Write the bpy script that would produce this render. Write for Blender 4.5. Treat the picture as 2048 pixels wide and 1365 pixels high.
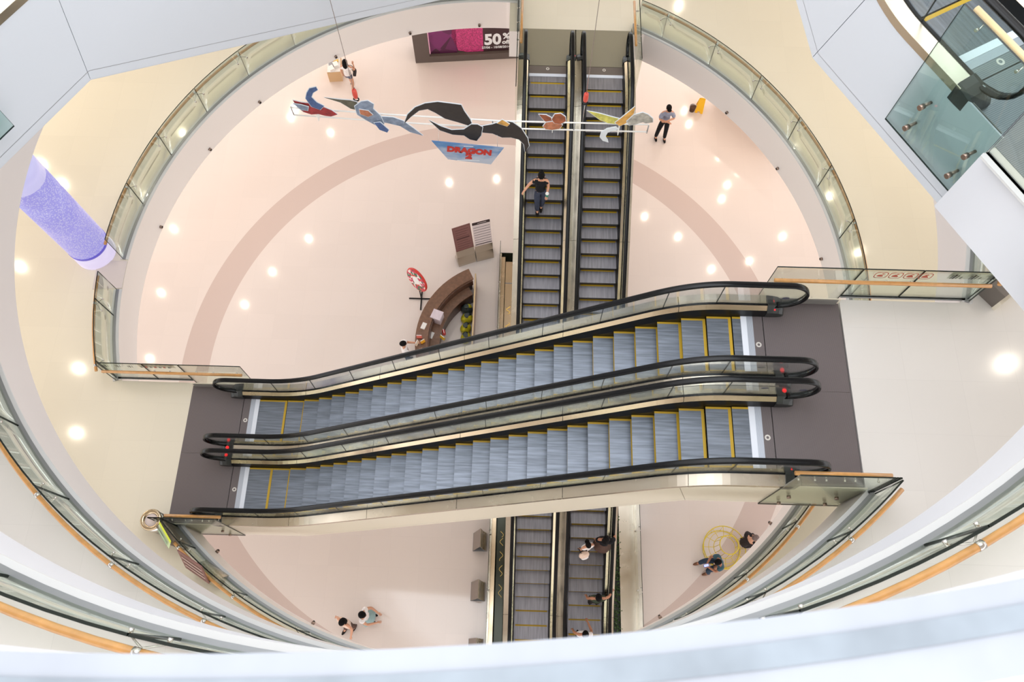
import bpy, bmesh, math, random
from mathutils import Matrix, Vector
from mathutils.geometry import tessellate_polygon
random.seed(7)
for _o in list(bpy.data.objects):
    bpy.data.objects.remove(_o)
SC = bpy.context.scene
COL = SC.collection
PI = math.pi
def rad(a): return math.radians(a)

# ------------------------------------------------------------------ camera, world, exposure
CAM_Z = 24.6
cd = bpy.data.cameras.new('camera')
cam = bpy.data.objects.new('camera', cd)
COL.objects.link(cam)
cd.sensor_width = 36.0
cd.lens = 1606.98 / 2048 * 36.0
cd.clip_start = 0.05
cd.clip_end = 200
cam.matrix_world = Matrix(((0.99960494, -0.02757883, 0.00542015, 0), (0.02757892, 0.92524842, -0.37835799, 0),
                           (0.00541968, 0.378358, 0.92564348, CAM_Z), (0, 0, 0, 1)))
cd.dof.use_dof = True
cd.dof.focus_distance = 17.0
cd.dof.aperture_fstop = 4.0
SC.camera = cam
SC.view_settings.view_transform = 'Standard'
SC.view_settings.look = 'None'
SC.view_settings.gamma = 1
SC.view_settings.use_curve_mapping = False
SC.view_settings.exposure = 0.0
SC.cycles.max_bounces = 8
SC.cycles.diffuse_bounces = 4
SC.cycles.glossy_bounces = 4
SC.cycles.transparent_max_bounces = 32
SC.cycles.use_denoising = True
SC.cycles.sample_clamp_indirect = 6
SC.cycles.caustics_reflective = False
SC.cycles.caustics_refractive = False

W = bpy.data.worlds.new('world'); SC.world = W; W.use_nodes = True
bg = W.node_tree.nodes['Background']
bg.inputs[0].default_value = (0.985, 0.985, 1.0, 1)
bg.inputs[1].default_value = 2.4

def light(name, kind, loc, power, color, size=1.0, rot=(0, 0, 0), spread=None):
    l = bpy.data.lights.new(name, kind); l.energy = power; l.color = color
    if kind == 'AREA':
        l.shape = 'DISK'; l.size = size
        if spread: l.spread = rad(spread)
    else:
        l.shadow_soft_size = size
    o = bpy.data.objects.new(name, l); o.location = loc; o.rotation_euler = rot
    COL.objects.link(o); return o
CX, CY = -0.81, 8.82            # axis of the round atrium
LA, LB, LC, LD, LE = 0.0, 7.1, 12.4, 17.8, 23.1    # floor levels
light('skylight', 'AREA', (CX, CY, 34), 1500, (0.86, 0.93, 1.0), 17)
# recessed downlights in the soffits (their reflections show in the polished floors)
SPOT_A = [(-3.21, 20.14), (-1.09, 20.39), (-9.14, 17.08), (-10.49, 15.43), (-11.44, 13.86), (-15.08, 17.39), (-14.92, 11.33), (5.5, 18.65), (6.92, 17.67), (8.27, 16.12), (7.56, 24.43), (7.73, 23.67), (9.27, 20.4), (9.86, 21.13), (9.02, 21.91), (8.97, 19.66), (-10.67, 23.79), (-10.77, 23.45), (-10.62, 24.08), (-8.82, 22.67), (11.49, 17.83), (9.93, 16.56), (-15.03, 14.3)]
SPOT_B = [(-12.57, 7.68), (-12.19, 5.77), (-15.38, 14.59), (-14.53, 13.87), (-15.11, 10.9), (9.78, 14.16), (5.41, 21.89), (8.79, 15.89), (-11.68, 13.46), (10.42, 12.16), (-11.05, 15.89)]
SPOT_C = [(10.83, 6.56)]
WARM = (1.0, 0.80, 0.62)
for i, (x, y) in enumerate(SPOT_A): light('downlight', 'AREA', (x, y, LB - 1.02), 24, WARM, 0.075)
for i, (x, y) in enumerate(SPOT_B): light('downlight', 'AREA', (x, y, LC - 1.02), 26, (1.0, 0.86, 0.66), 0.13)
for i, (x, y) in enumerate(SPOT_C): light('downlight', 'AREA', (x, y, LD - 1.02), 26, (1.0, 0.9, 0.74), 0.2)
# ------------------------------------------------------------------ materials
def lin(c):
    r = []
    for v in c:
        v = v / 255.0
        r.append(v / 12.92 if v <= 0.04045 else ((v + 0.055) / 1.055) ** 2.4)
    return (r[0], r[1], r[2], 1.0)
MATS = {}
def mat(name, col=(200, 200, 200), rough=0.5, metal=0.0, spec=0.5, coat=0.0, emit=None, estr=0.0):
    if name in MATS: return MATS[name]
    m = bpy.data.materials.new(name); m.use_nodes = True
    b = m.node_tree.nodes['Principled BSDF']
    b.inputs['Base Color'].default_value = lin(col)
    b.inputs['Roughness'].default_value = rough
    b.inputs['Metallic'].default_value = metal
    b.inputs['Specular IOR Level'].default_value = spec
    b.inputs['Coat Weight'].default_value = coat
    b.inputs['Coat Roughness'].default_value = 0.04
    if emit:
        b.inputs['Emission Color'].default_value = lin(emit); b.inputs['Emission Strength'].default_value = estr
    MATS[name] = m; return m
def N(m, t, **kw):
    n = m.node_tree.nodes.new(t)
    for k, v in kw.items(): setattr(n, k, v)
    return n
def L(m, a, b): m.node_tree.links.new(a, b)
def noise_tint(m, scale, amount, stretch=(1, 1, 1), rough_amt=0.0, detail=3, coord='Object'):
    """small variation of the base colour (and roughness) from a stretched noise"""
    b = m.node_tree.nodes['Principled BSDF']
    tc = N(m, 'ShaderNodeTexCoord'); mp = N(m, 'ShaderNodeMapping'); mp.inputs['Scale'].default_value = stretch
    nz = N(m, 'ShaderNodeTexNoise'); nz.inputs['Scale'].default_value = scale; nz.inputs['Detail'].default_value = detail
    L(m, tc.outputs[coord], mp.inputs['Vector']); L(m, mp.outputs['Vector'], nz.inputs['Vector'])
    mr = N(m, 'ShaderNodeMapRange'); mr.inputs[1].default_value = 0.3; mr.inputs[2].default_value = 0.7
    mr.inputs[3].default_value = 1 - amount; mr.inputs[4].default_value = 1 + amount
    L(m, nz.outputs['Fac'], mr.inputs[0])
    mx = N(m, 'ShaderNodeVectorMath', operation='SCALE'); mx.inputs[0].default_value = b.inputs['Base Color'].default_value[:3]
    L(m, mr.outputs[0], mx.inputs['Scale']); L(m, mx.outputs[0], b.inputs['Base Color'])
    if rough_amt:
        m2 = N(m, 'ShaderNodeMapRange'); r0 = b.inputs['Roughness'].default_value
        m2.inputs[1].default_value = 0.3; m2.inputs[2].default_value = 0.7
        m2.inputs[3].default_value = max(0.02, r0 - rough_amt); m2.inputs[4].default_value = r0 + rough_amt
        L(m, nz.outputs['Fac'], m2.inputs[0]); L(m, m2.outputs[0], b.inputs['Roughness'])
    return m

def floor_mat(name, col, tile, grout, rough, ring=None, coat=0.2):
    m = mat(name, col, rough, 0, 0.5, coat)
    b = m.node_tree.nodes['Principled BSDF']
    tc = N(m, 'ShaderNodeTexCoord')
    br = N(m, 'ShaderNodeTexBrick', offset=0.0, squash=1.0)
    br.inputs['Scale'].default_value = 1.0
    br.inputs['Brick Width'].default_value = tile; br.inputs['Row Height'].default_value = tile
    br.inputs['Mortar Size'].default_value = 0.004; br.inputs['Mortar Smooth'].default_value = 0.3
    c = lin(col)
    br.inputs['Color1'].default_value = c
    br.inputs['Color2'].default_value = (c[0] * .975, c[1] * .975, c[2] * .975, 1)
    br.inputs['Mortar'].default_value = (c[0] * grout, c[1] * grout, c[2] * grout, 1)
    L(m, tc.outputs['Object'], br.inputs['Vector'])
    out = br.outputs['Color']
    if ring:
        x0, y0, r0, r1, rc = ring
        sx = N(m, 'ShaderNodeVectorMath', operation='SUBTRACT'); sx.inputs[1].default_value = (x0, y0, 0)
        L(m, tc.outputs['Object'], sx.inputs[0])
        ln = N(m, 'ShaderNodeVectorMath', operation='LENGTH'); L(m, sx.outputs[0], ln.inputs[0])
        g1 = N(m, 'ShaderNodeMath', operation='GREATER_THAN'); g1.inputs[1].default_value = r0
        g2 = N(m, 'ShaderNodeMath', operation='LESS_THAN'); g2.inputs[1].default_value = r1
        L(m, ln.outputs['Value'], g1.inputs[0]); L(m, ln.outputs['Value'], g2.inputs[0])
        mu = N(m, 'ShaderNodeMath', operation='MULTIPLY'); L(m, g1.outputs[0], mu.inputs[0]); L(m, g2.outputs[0], mu.inputs[1])
        mx = N(m, 'ShaderNodeMix', data_type='RGBA')
        L(m, mu.outputs[0], mx.inputs['Factor']); L(m, out, mx.inputs['A']); mx.inputs['B'].default_value = lin(rc)
        out = mx.outputs['Result']
    L(m, out, b.inputs['Base Color'])
    return m
floor_mat('floor_pink', (229, 217, 210), 0.9, 0.95, 0.085, (-0.98, 8.85, 9.0, 9.9, (207, 188, 180)))
floor_mat('floor_cream', (228, 220, 203), 0.9, 0.95, 0.11)
floor_mat('floor_white', (224, 220, 216), 0.9, 0.93, 0.14)
mat('fascia_b', (242, 232, 226), 0.45)
mat('fascia_c', (222, 216, 214), 0.45)
mat('fascia_d', (214, 216, 222), 0.45)
mat('soffit', (232, 228, 222), 0.7)
mat('kerb', (208, 208, 208), 0.35)
noise_tint(mat('kerb_e', (146, 150, 158), 0.35), 3.0, 0.12, (1, 1, 1), 0.0, 4)
mat('clad_cream', (238, 228, 210), 0.4)
mat('clad_grey', (196, 200, 207), 0.4)
mat('dark_gap', (128, 124, 120), 0.6)
noise_tint(mat('steel', (198, 188, 172), 0.24, 1.0), 2.5, 0.04, (1, 1, 1), 0.05)
noise_tint(mat('steel_inner', (204, 184, 156), 0.24, 1.0), 2.0, 0.05, (1, 1, 1), 0.06)
mat('shoe_grey', (150, 152, 155), 0.35, 0.6)
mat('chrome', (200, 195, 190), 0.18, 1.0)
mat('bolt', (150, 130, 118), 0.3, 0.9)
mat('rubber', (10, 10, 12), 0.25, 0, 0.28)
mat('skirt', (14, 14, 15), 0.35)
mat('cap_black', (44, 46, 46), 0.35)
mat('red_button', (190, 20, 28), 0.3, emit=(255, 40, 40), estr=1.2)
mat('yellow_line', (196, 158, 30), 0.5)
mat('riser', (36, 36, 38), 0.5, 0.2)
def tread(name, col, rough, stretch, con=(0.72, 1.25)):
    m = mat(name, col, rough, 0.55)
    b = m.node_tree.nodes['Principled BSDF']
    tc = N(m, 'ShaderNodeTexCoord'); mp = N(m, 'ShaderNodeMapping'); mp.inputs['Scale'].default_value = stretch
    nz = N(m, 'ShaderNodeTexNoise'); nz.inputs['Scale'].default_value = 1.0; nz.inputs['Detail'].default_value = 3
    L(m, tc.outputs['Object'], mp.inputs['Vector']); L(m, mp.outputs['Vector'], nz.inputs['Vector'])
    cr = N(m, 'ShaderNodeValToRGB')
    c = lin(col)
    cr.color_ramp.elements[0].position = 0.32; cr.color_ramp.elements[0].color = (c[0] * con[0], c[1] * con[0], c[2] * con[0], 1)
    cr.color_ramp.elements[1].position = 0.68; cr.color_ramp.elements[1].color = (c[0] * con[1], c[1] * con[1], c[2] * con[1], 1)
    L(m, nz.outputs['Fac'], cr.inputs[0]); L(m, cr.outputs[0], b.inputs['Base Color'])
    return m
tread('tread_blue', (114, 120, 130), 0.42, (1.6, 26, 1))
tread('tread_warm', (144, 142, 148), 0.42, (1.6, 20, 1), (0.82, 1.15))
def plate(name, col, rough=0.4, metal=0.5, sc=38.0):
    m = mat(name, col, rough, metal)
    b = m.node_tree.nodes['Principled BSDF']
    tc = N(m, 'ShaderNodeTexCoord')
    wv = N(m, 'ShaderNodeTexWave', wave_type='BANDS', bands_direction='Y'); wv.inputs['Scale'].default_value = sc
    wv.inputs['Distortion'].default_value = 0.0
    w2 = N(m, 'ShaderNodeTexWave', wave_type='BANDS', bands_direction='X'); w2.inputs['Scale'].default_value = sc * .5
    L(m, tc.outputs['Object'], wv.inputs['Vector']); L(m, tc.outputs['Object'], w2.inputs['Vector'])
    ml = N(m, 'ShaderNodeMath', operation='MULTIPLY'); L(m, wv.outputs['Fac'], ml.inputs[0]); L(m, w2.outputs['Fac'], ml.inputs[1])
    mr = N(m, 'ShaderNodeMapRange'); mr.inputs[3].default_value = 0.72; mr.inputs[4].default_value = 1.45
    L(m, ml.outputs[0], mr.inputs[0])
    mx = N(m, 'ShaderNodeVectorMath', operation='SCALE'); mx.inputs[0].default_value = lin(col)[:3]
    L(m, mr.outputs[0], mx.inputs['Scale']); L(m, mx.outputs[0], b.inputs['Base Color'])
    return m
plate('plate_dark', (112, 103, 104), 0.42, 0.15)
plate('plate_bronze', (128, 118, 112))
plate('plate_khaki', (158, 152, 134))
plate('plate_grey', (142, 148, 154), 0.4, 0.6, 30)
plate('comb_metal', (196, 202, 214), 0.35, 0.5, 60)
mat('comb_white', (232, 236, 246), 0.4)
mat('ring_metal', (225, 220, 214), 0.3, 0.4)
def wood(name, col, rough=0.35, stretch=(1, 1, 1), amt=0.12, sc=9):
    return noise_tint(mat(name, col, rough, 0, 0.5, 0.3), sc, amt, stretch, 0, 6)
wood('wood_rail', (206, 150, 88), 0.3)
wood('wood_rail_pale', (214, 186, 142), 0.3, amt=0.06)
wood('wood_dark', (118, 84, 62), 0.4, (1, 1, 1), 0.22, 12)
wood('wood_brown', (92, 62, 46), 0.45, (1, 1, 1), 0.2, 12)
def glass(name, tint, refl=1.0):
    m = bpy.data.materials.new(name); m.use_nodes = True
    nt = m.node_tree; nt.nodes.clear()
    o = N(m, 'ShaderNodeOutputMaterial'); mx = N(m, 'ShaderNodeMixShader')
    t = N(m, 'ShaderNodeBsdfTransparent'); t.inputs[0].default_value = tint
    g = N(m, 'ShaderNodeBsdfGlossy'); g.inputs['Roughness'].default_value = 0.0
    g.inputs['Color'].default_value = (refl, refl, refl, 1)
    fr = N(m, 'ShaderNodeFresnel'); fr.inputs['IOR'].default_value = 1.45
    gm = N(m, 'ShaderNodeNewGeometry')
    # the fresnel node flips the ior on back faces; keep one look for both sides of the pane
    mth = N(m, 'ShaderNodeMath', operation='MULTIPLY_ADD'); mth.inputs[1].default_value = 1.0 / 1.45 - 1.45; mth.inputs[2].default_value = 1.45
    L(m, gm.outputs['Backfacing'], mth.inputs[0])
    fr.inputs['IOR'].default_value = 1.45
    ly = N(m, 'ShaderNodeLayerWeight'); ly.inputs['Blend'].default_value = 0.25
    mr = N(m, 'ShaderNodeMapRange'); mr.inputs[1].default_value = 0.0; mr.inputs[2].default_value = 1.0
    mr.inputs[3].default_value = 0.0; mr.inputs[4].default_value = 0.42
    L(m, ly.outputs['Fresnel'], mr.inputs[0])
    L(m, mr.outputs[0], mx.inputs[0]); L(m, t.outputs[0], mx.inputs[1]); L(m, g.outputs[0], mx.inputs[2])
    L(m, mx.outputs[0], o.inputs[0]); MATS[name] = m; return m
glass('glass_rail', (0.925, 0.955, 0.915, 1))
glass('glass_clear', (0.94, 0.965, 0.955, 1))
glass('glass_side', (0.84, 0.92, 0.90, 1))
mat('glass_edge', (26, 34, 30), 0.2)
mat('paint_white', (236, 234, 230), 0.45)

# ------------------------------------------------------------------ mesh helpers
class MB:
    def __init__(s): s.v = []; s.f = []; s.m = []; s.sm = []
    def face(s, pts, mi=0, smooth=False):
        i = len(s.v); s.v += [tuple(p) for p in pts]; s.f.append(tuple(range(i, i + len(pts)))); s.m.append(mi); s.sm.append(smooth)
    def box(s, x0, x1, y0, y1, z0, z1, mi=0, M=None, top=None):
        c = [(x0, y0, z0), (x1, y0, z0), (x1, y1, z0), (x0, y1, z0), (x0, y0, z1), (x1, y0, z1), (x1, y1, z1), (x0, y1, z1)]
        if M: c = [tuple(M @ Vector(p)) for p in c]
        i = len(s.v); s.v += c
        for k, q in enumerate(((3, 2, 1, 0), (4, 5, 6, 7), (0, 1, 5, 4), (1, 2, 6, 5), (2, 3, 7, 6), (3, 0, 4, 7))):
            s.f.append(tuple(i + a for a in q)); s.m.append(top if (top is not None and k == 1) else mi); s.sm.append(False)
        return s
    def loft(s, rings, closed=True, caps=True, mi=0, smooth=False):
        """rings: list of equal-length point lists"""
        n = len(rings[0]); i = len(s.v)
        for r in rings: s.v += [tuple(p) for p in r]
        for a in range(len(rings) - 1):
            for k in range(n if closed else n - 1):
                k2 = (k + 1) % n
                s.f.append((i + a * n + k, i + a * n + k2, i + (a + 1) * n + k2, i + (a + 1) * n + k)); s.m.append(mi); s.sm.append(smooth)
        if caps and closed:
            s.f.append(tuple(i + k for k in reversed(range(n)))); s.m.append(mi); s.sm.append(False)
            s.f.append(tuple(i + (len(rings) - 1) * n + k for k in range(n))); s.m.append(mi); s.sm.append(False)
        return s
    def tube(s, pts, r, seg=10, mi=0, closed=False, smooth=True):
        pts = [Vector(p) for p in pts]; n = len(pts); rings = []
        up = Vector((0, 0, 1))
        for k, p in enumerate(pts):
            if closed: d = pts[(k + 1) % n] - pts[k - 1]
            else: d = pts[min(k + 1, n - 1)] - pts[max(k - 1, 0)]
            d.normalize()
            a = d.cross(up)
            if a.length < 1e-3: a = d.cross(Vector((0, 1, 0)))
            a.normalize(); b = a.cross(d)
            rr = r[k] if isinstance(r, (list, tuple)) else r
            rings.append([p + a * (rr * math.cos(2 * PI * j / seg)) + b * (rr * math.sin(2 * PI * j / seg)) for j in range(seg)])
        if closed: rings.append(rings[0])
        s.loft(rings, True, not closed, mi, smooth); return s
    def lathe(s, prof, cx=0, cy=0, seg=24, mi=0, smooth=True, M=None):
        """prof: (r, z) from bottom to top"""
        rings = [[(cx + r * math.cos(2 * PI * j / seg), cy + r * math.sin(2 * PI * j / seg), z) for j in range(seg)] for r, z in prof]
        if M: rings = [[tuple(M @ Vector(p)) for p in q] for q in rings]
        s.loft(rings, True, True, mi, smooth); return s
    def prism(s, poly, vec, mi=0, side=None):
        """poly: 3-D planar polygon, extruded along vec"""
        v = Vector(vec); p = [Vector(q) for q in poly]; q2 = [a + v for a in p]
        tris = tessellate_polygon([p])
        for t in tris:
            s.face([p[k] for k in t], mi); s.face([q2[k] for k in reversed(t)], mi)
        n = len(p)
        for k in range(n):
            s.face([p[k], p[(k + 1) % n], q2[(k + 1) % n], q2[k]], mi if side is None else side)
        return s
    def sphere(s, c, r, mi=0, seg=12, rng=8, M=None):
        rx, ry, rz = r if isinstance(r, (tuple, list)) else (r, r, r)
        rings = []
        for a in range(1, rng):
            t = PI * a / rng
            rings.append([(c[0] + rx * math.sin(t) * math.cos(2 * PI * j / seg), c[1] + ry * math.sin(t) * math.sin(2 * PI * j / seg), c[2] - rz * math.cos(t)) for j in range(seg)])
        if M: rings = [[tuple(M @ Vector(p)) for p in q] for q in rings]
        s.loft(rings, True, True, mi, True); return s
    def build(s, name, mats, parent=None, loc=None, rot=None):
        me = bpy.data.meshes.new(name)
        me.from_pydata(s.v, [], s.f)
        if isinstance(mats, str): mats = [mats]
        for q in mats: me.materials.append(MATS[q])
        me.polygons.foreach_set('material_index', s.m)
        me.polygons.foreach_set('use_smooth', s.sm)
        bm = bmesh.new(); bm.from_mesh(me)
        bmesh.ops.remove_doubles(bm, verts=bm.verts, dist=0.00005)
        bmesh.ops.recalc_face_normals(bm, faces=bm.faces)
        bm.to_mesh(me); bm.free(); me.update()
        o = bpy.data.objects.new(name, me); COL.objects.link(o)
        if parent: o.parent = parent
        if loc: o.location = loc
        if rot: o.rotation_euler = rot
        return o
def tag(o, label, cat, group=None, kind=None):
    if label: o['label'] = label
    if cat: o['category'] = cat
    if group: o['group'] = group
    if kind: o['kind'] = kind
    return o
def thing(name, label, cat, loc=(0, 0, 0), rotz=0, group=None):
    o = bpy.data.objects.new(name, None); COL.objects.link(o); o.empty_display_size = 0.2
    o.location = loc; o.rotation_euler = (0, 0, rotz)
    return tag(o, label, cat, group)
def struct(o):
    o['kind'] = 'structure'; return o
def copy_tree(o, parent=None):
    c = o.copy(); COL.objects.link(c); c.parent = parent
    for ch in [x for x in bpy.data.objects if x.parent == o]: copy_tree(ch, c)
    return c
def pol(r, a): return (CX + r * math.cos(rad(a)), CY + r * math.sin(rad(a)))
def text_mesh(name, s, size, material, parent=None, M=None, extrude=0.004, align='CENTER', bold=0.0, sx=1.0):
    cu = bpy.data.curves.new(name, 'FONT'); cu.body = s; cu.size = size; cu.extrude = extrude; cu.align_x = align; cu.align_y = 'CENTER'
    cu.offset = bold; cu.resolution_u = 3
    t = bpy.data.objects.new(name, cu); COL.objects.link(t)
    dg = bpy.context.evaluated_depsgraph_get()
    me = bpy.data.meshes.new_from_object(t.evaluated_get(dg)); me.name = name
    bpy.data.objects.remove(t)
    me.transform(Matrix.Diagonal((sx, 1, 1, 1)))
    if M: me.transform(M)
    me.materials.clear(); me.materials.append(MATS[material])
    o = bpy.data.objects.new(name, me); COL.objects.link(o)
    if parent: o.parent = parent
    return o

# ------------------------------------------------------------------ slabs: floor, fascia, soffit
R_IN, R_OUT = 8.735, 21.0
def rot_pt(dx, dy, phi):
    c, s_ = math.cos(rad(phi)), math.sin(rad(phi)); return (CX + dx * c - dy * s_, CY + dx * s_ + dy * c)
def landing_low(phi, xe=-7.38, yn=5.90):      # platform carrying the lower landing of an escalator pair (outline seen from the axis)
    y1, y0, x = yn - CY, 2.66 - CY, xe - CX
    pts = [(-math.sqrt(R_IN ** 2 - y1 * y1), y1), (x, y1), (x, y0), (-math.sqrt(R_IN ** 2 - y0 * y0), y0)]
    return ((199.6 + phi) % 360, (224.9 + phi) % 360, [rot_pt(a, b, phi) for a, b in pts])
def landing_high(phi):
    y1, y0, x = 5.90 - CY, 2.66 - CY, 5.40 - CX
    pts = [(math.sqrt(R_IN ** 2 - y0 * y0), y0), (x, y0), (x, y1), (math.sqrt(R_IN ** 2 - y1 * y1), y1)]
    return ((315.1 + phi) % 360, (340.4 + phi) % 360, [rot_pt(a, b, phi) for a, b in pts])
def landing_top():
    x0, x1, y = -0.44, 3.30, 16.50
    pts = [(x1, CY + math.sqrt(R_IN ** 2 - (x1 - CX) ** 2)), (x1, y), (x0, y), (x0, CY + math.sqrt(R_IN ** 2 - (x0 - CX) ** 2))]
    return (61.8, 87.6, pts)
def slab(z, landings, mfloor, mfas, ids, th=1.0, rin=R_IN):
    inner = []
    a = 0.0
    L_ = sorted(landings)
    skip = lambda q: any(l[0] <= q <= l[1] for l in L_)
    done = set()
    for k in range(0, 360):
        q = k + 0.5
        for li, l in enumerate(L_):
            if li not in done and q > l[0]:
                done.add(li); inner += l[2]
        if not skip(q): inner.append(pol(rin, q))
    outer = [pol(R_OUT, q) for q in range(0, 360, 4)]
    pi = [Vector((x, y, 0)) for x, y in inner]; po = [Vector((x, y, 0)) for x, y in outer]
    allp = po + pi
    tris = tessellate_polygon([po, pi])
    f = MB(); c = MB()
    for t in tris:
        f.face([(allp[k].x, allp[k].y, z) for k in t]); c.face([(allp[k].x, allp[k].y, z - th) for k in reversed(t)])
    fo = struct(f.build('floor', mfloor)); 
    co = struct(c.build('ceiling', 'soffit'))
    w = MB(); n = len(inner)
    for k in range(n):
        a_, b_ = inner[k], inner[(k + 1) % n]
        w.face([(a_[0], a_[1], z - th), (b_[0], b_[1], z - th), (b_[0], b_[1], z), (a_[0], a_[1], z)], 0, True)
    fa = struct(w.build('trim_%d' % ids, mfas))
    e = MB()
    for k in range(len(outer)):
        a_, b_ = outer[k], outer[(k + 1) % len(outer)]
        e.face([(a_[0], a_[1], z - th), (b_[0], b_[1], z - th), (b_[0], b_[1], z), (a_[0], a_[1], z)])
    struct(e.build('trim_%d' % (ids + 10), 'soffit'))
    return fo
lows = {'B': [landing_low(0), landing_top()], 'C': [landing_high(0), landing_low(240)], 'D': [landing_low(120, -6.88, 5.99), landing_high(240)], 'E': [landing_high(120)]}
slab(LB, lows['B'], 'floor_cream', 'fascia_b', 1)
slab(LC, lows['C'], 'floor_white', 'fascia_c', 2)
slab(LD, lows['D'], 'floor_white', 'fascia_d', 3)
slab(LE, lows['E'], 'floor_white', 'fascia_d', 4, 1.0, 8.82)
# ground floor with the slot where a lower escalator pair goes down
OX0, OX1, OY0, OY1 = -0.62, 3.72, 0.36, 13.35
gf = MB()
for (x0, x1, y0, y1) in ((-24, OX0, -14, 32), (OX1, 24, -14, 32), (OX0, OX1, -14, OY0), (OX0, OX1, OY1, 32)):
    gf.face([(x0, y0, 0), (x1, y0, 0), (x1, y1, 0), (x0, y1, 0)])
struct(gf.build('floor', 'floor_pink'))
sl = MB()
for a_, b_ in (((OX0, OY0), (OX1, OY0)), ((OX1, OY0), (OX1, OY1)), ((OX1, OY1), (OX0, OY1)), ((OX0, OY1), (OX0, OY0))):
    sl.face([(a_[0], a_[1], -3.5), (b_[0], b_[1], -3.5), (b_[0], b_[1], 0), (a_[0], a_[1], 0)])
sl.face([(OX0, OY0, -3.5), (OX1, OY0, -3.5), (OX1, OY1, -3.5), (OX0, OY1, -3.5)])
mat('slot_green', (62, 66, 50), 0.25, 0.3)
struct(sl.build('wall_slot', 'slot_green'))

# ------------------------------------------------------------------ balustrades
def balustrade(label, runs, z, rail=True, side=1, wood='wood_rail', shoe=True, panel_gap=0.006, zt=1.0, group='glass balustrades round the atrium'):
    """runs: list of (points, joint indexes, wood rail end trims); points run along the glass; +side*normal is the floor side"""
    root = thing('glass_balustrade', label, 'railing', (runs[0][0][0][0], runs[0][0][0][1], z), 0, group)
    ox, oy = root.location.x, root.location.y
    for pts, joints, woodpts in runs:
        P = [Vector((x - ox, y - oy, 0)) for x, y in pts]
        n = len(P)
        nr = []
        for k in range(n):
            d = P[min(k + 1, n - 1)] - P[max(k - 1, 0)]; d.normalize(); nr.append(Vector((-d.y, d.x, 0)) * side)
        js = [0] + [j for j in joints if 0 < j < n - 1] + [n - 1]
        for a, b in zip(js[:-1], js[1:]):
            seg = list(range(a, b + 1)); m = MB(); rings = []
            for q in seg:
                p = P[q].copy(); d = (P[min(q + 1, n - 1)] - P[max(q - 1, 0)]).normalized()
                if q == a: p += d * panel_gap
                if q == b: p -= d * panel_gap
                o_ = nr[q] * 0.024
                rings.append([p + Vector((0, 0, 0.045)), p + o_ + Vector((0, 0, 0.045)), p + o_ + Vector((0, 0, zt)), p + Vector((0, 0, zt))])
            i0 = len(m.v); nn = 4
            for r_ in rings: m.v += [tuple(x) for x in r_]
            for t in range(len(rings) - 1):
                for k in range(4):
                    k2 = (k + 1) % 4
                    m.f.append((i0 + t * 4 + k, i0 + t * 4 + k2, i0 + (t + 1) * 4 + k2, i0 + (t + 1) * 4 + k)); m.m.append(1 if k == 2 else 0); m.sm.append(k in (1, 3))
            for t in (0, len(rings) - 1):
                m.f.append(tuple(i0 + t * 4 + k for k in range(4))); m.m.append(1); m.sm.append(False)
            m.build('glass_panel', ['glass_rail', 'glass_edge'], root)
        if shoe:
            for (o0, o1, h, mt, nm) in ((-0.105, -0.045, 0.03, 'kerb', 'kerb'), (-0.045, 0.034, 0.035, 'shoe_grey', 'base_shoe'), (0.034, 0.085, 0.03, 'kerb', 'floor_trim')):
                m = MB(); m.loft([[P[q] + nr[q] * o0, P[q] + nr[q] * o1, P[q] + nr[q] * o1 + Vector((0, 0, h)), P[q] + nr[q] * o0 + Vector((0, 0, h))] for q in range(n)])
                m.build(nm, mt, root)
        if rail:
            w = woodpts
            m = MB()
            wp = [P[q] + nr[q] * 0.125 + Vector((0, 0, 0.75)) for q in range(w[0], w[1] + 1)]
            m.tube(wp, 0.034, 10); m.build('handrail', wood, root)
            for j in joints:
                if not (w[0] <= j <= w[1]): continue
                d = (P[min(j + 1, n - 1)] - P[max(j - 1, 0)]).normalized()
                c = P[j] + nr[j] * 0.125 + Vector((0, 0, 0.75))
                m = MB()
                m.tube([c - d * 0.03, c + d * 0.03], 0.038, 10)
                for sg in (-1, 1):
                    e = P[j] + nr[j] * 0.03 + d * (0.15 * sg) + Vector((0, 0, 0.63))
                    m.tube([c + Vector((0, 0, -0.02)), c - nr[j] * 0.03 + Vector((0, 0, -0.05)), e], 0.0085, 6)
                    m.tube([e + nr[j] * 0.0, e - nr[j] * 0.045], 0.02, 8)
                m.build('bracket', 'chrome', root)
    return root
def arc(a0, a1, r=8.84, step=2.0):
    """points on the glass line with joints on the 10 degree marks (8.5 + 10 k)"""
    pts = [a0]; js = []
    k = math.ceil((a0 - 8.5) / 10.0 + 0.05)
    marks = []
    while 8.5 + 10 * k < a1 - 0.5: marks.append(8.5 + 10 * k); k += 1
    stops = marks + [a1]
    cur = a0; out = [pol(r, a0)]
    for s_ in stops:
        n = max(1, int(math.ceil((s_ - cur) / step)))
        for i in range(1, n + 1): out.append(pol(r, cur + (s_ - cur) * i / n))
        if s_ != a1: js.append(len(out) - 1)
        cur = s_
    return out, js
def arc_run(a0, a1, trim0=0, trim1=0):
    p, j = arc(a0, a1); return (p, j, (trim0, len(p) - 1 - trim1))
RW = R_IN + 0.14
def straight(p0, p1, joints, w0=0, w1=0, step=0.25):
    d = math.dist(p0, p1); n = max(2, int(d / step))
    pts = [(p0[0] + (p1[0] - p0[0]) * i / n, p0[1] + (p1[1] - p0[1]) * i / n) for i in range(n + 1)]
    return (pts, [int(round(j * n)) for j in joints], (int(w0 / d * n), n - int(w1 / d * n)))
def mirror_norm(run): return run
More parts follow.
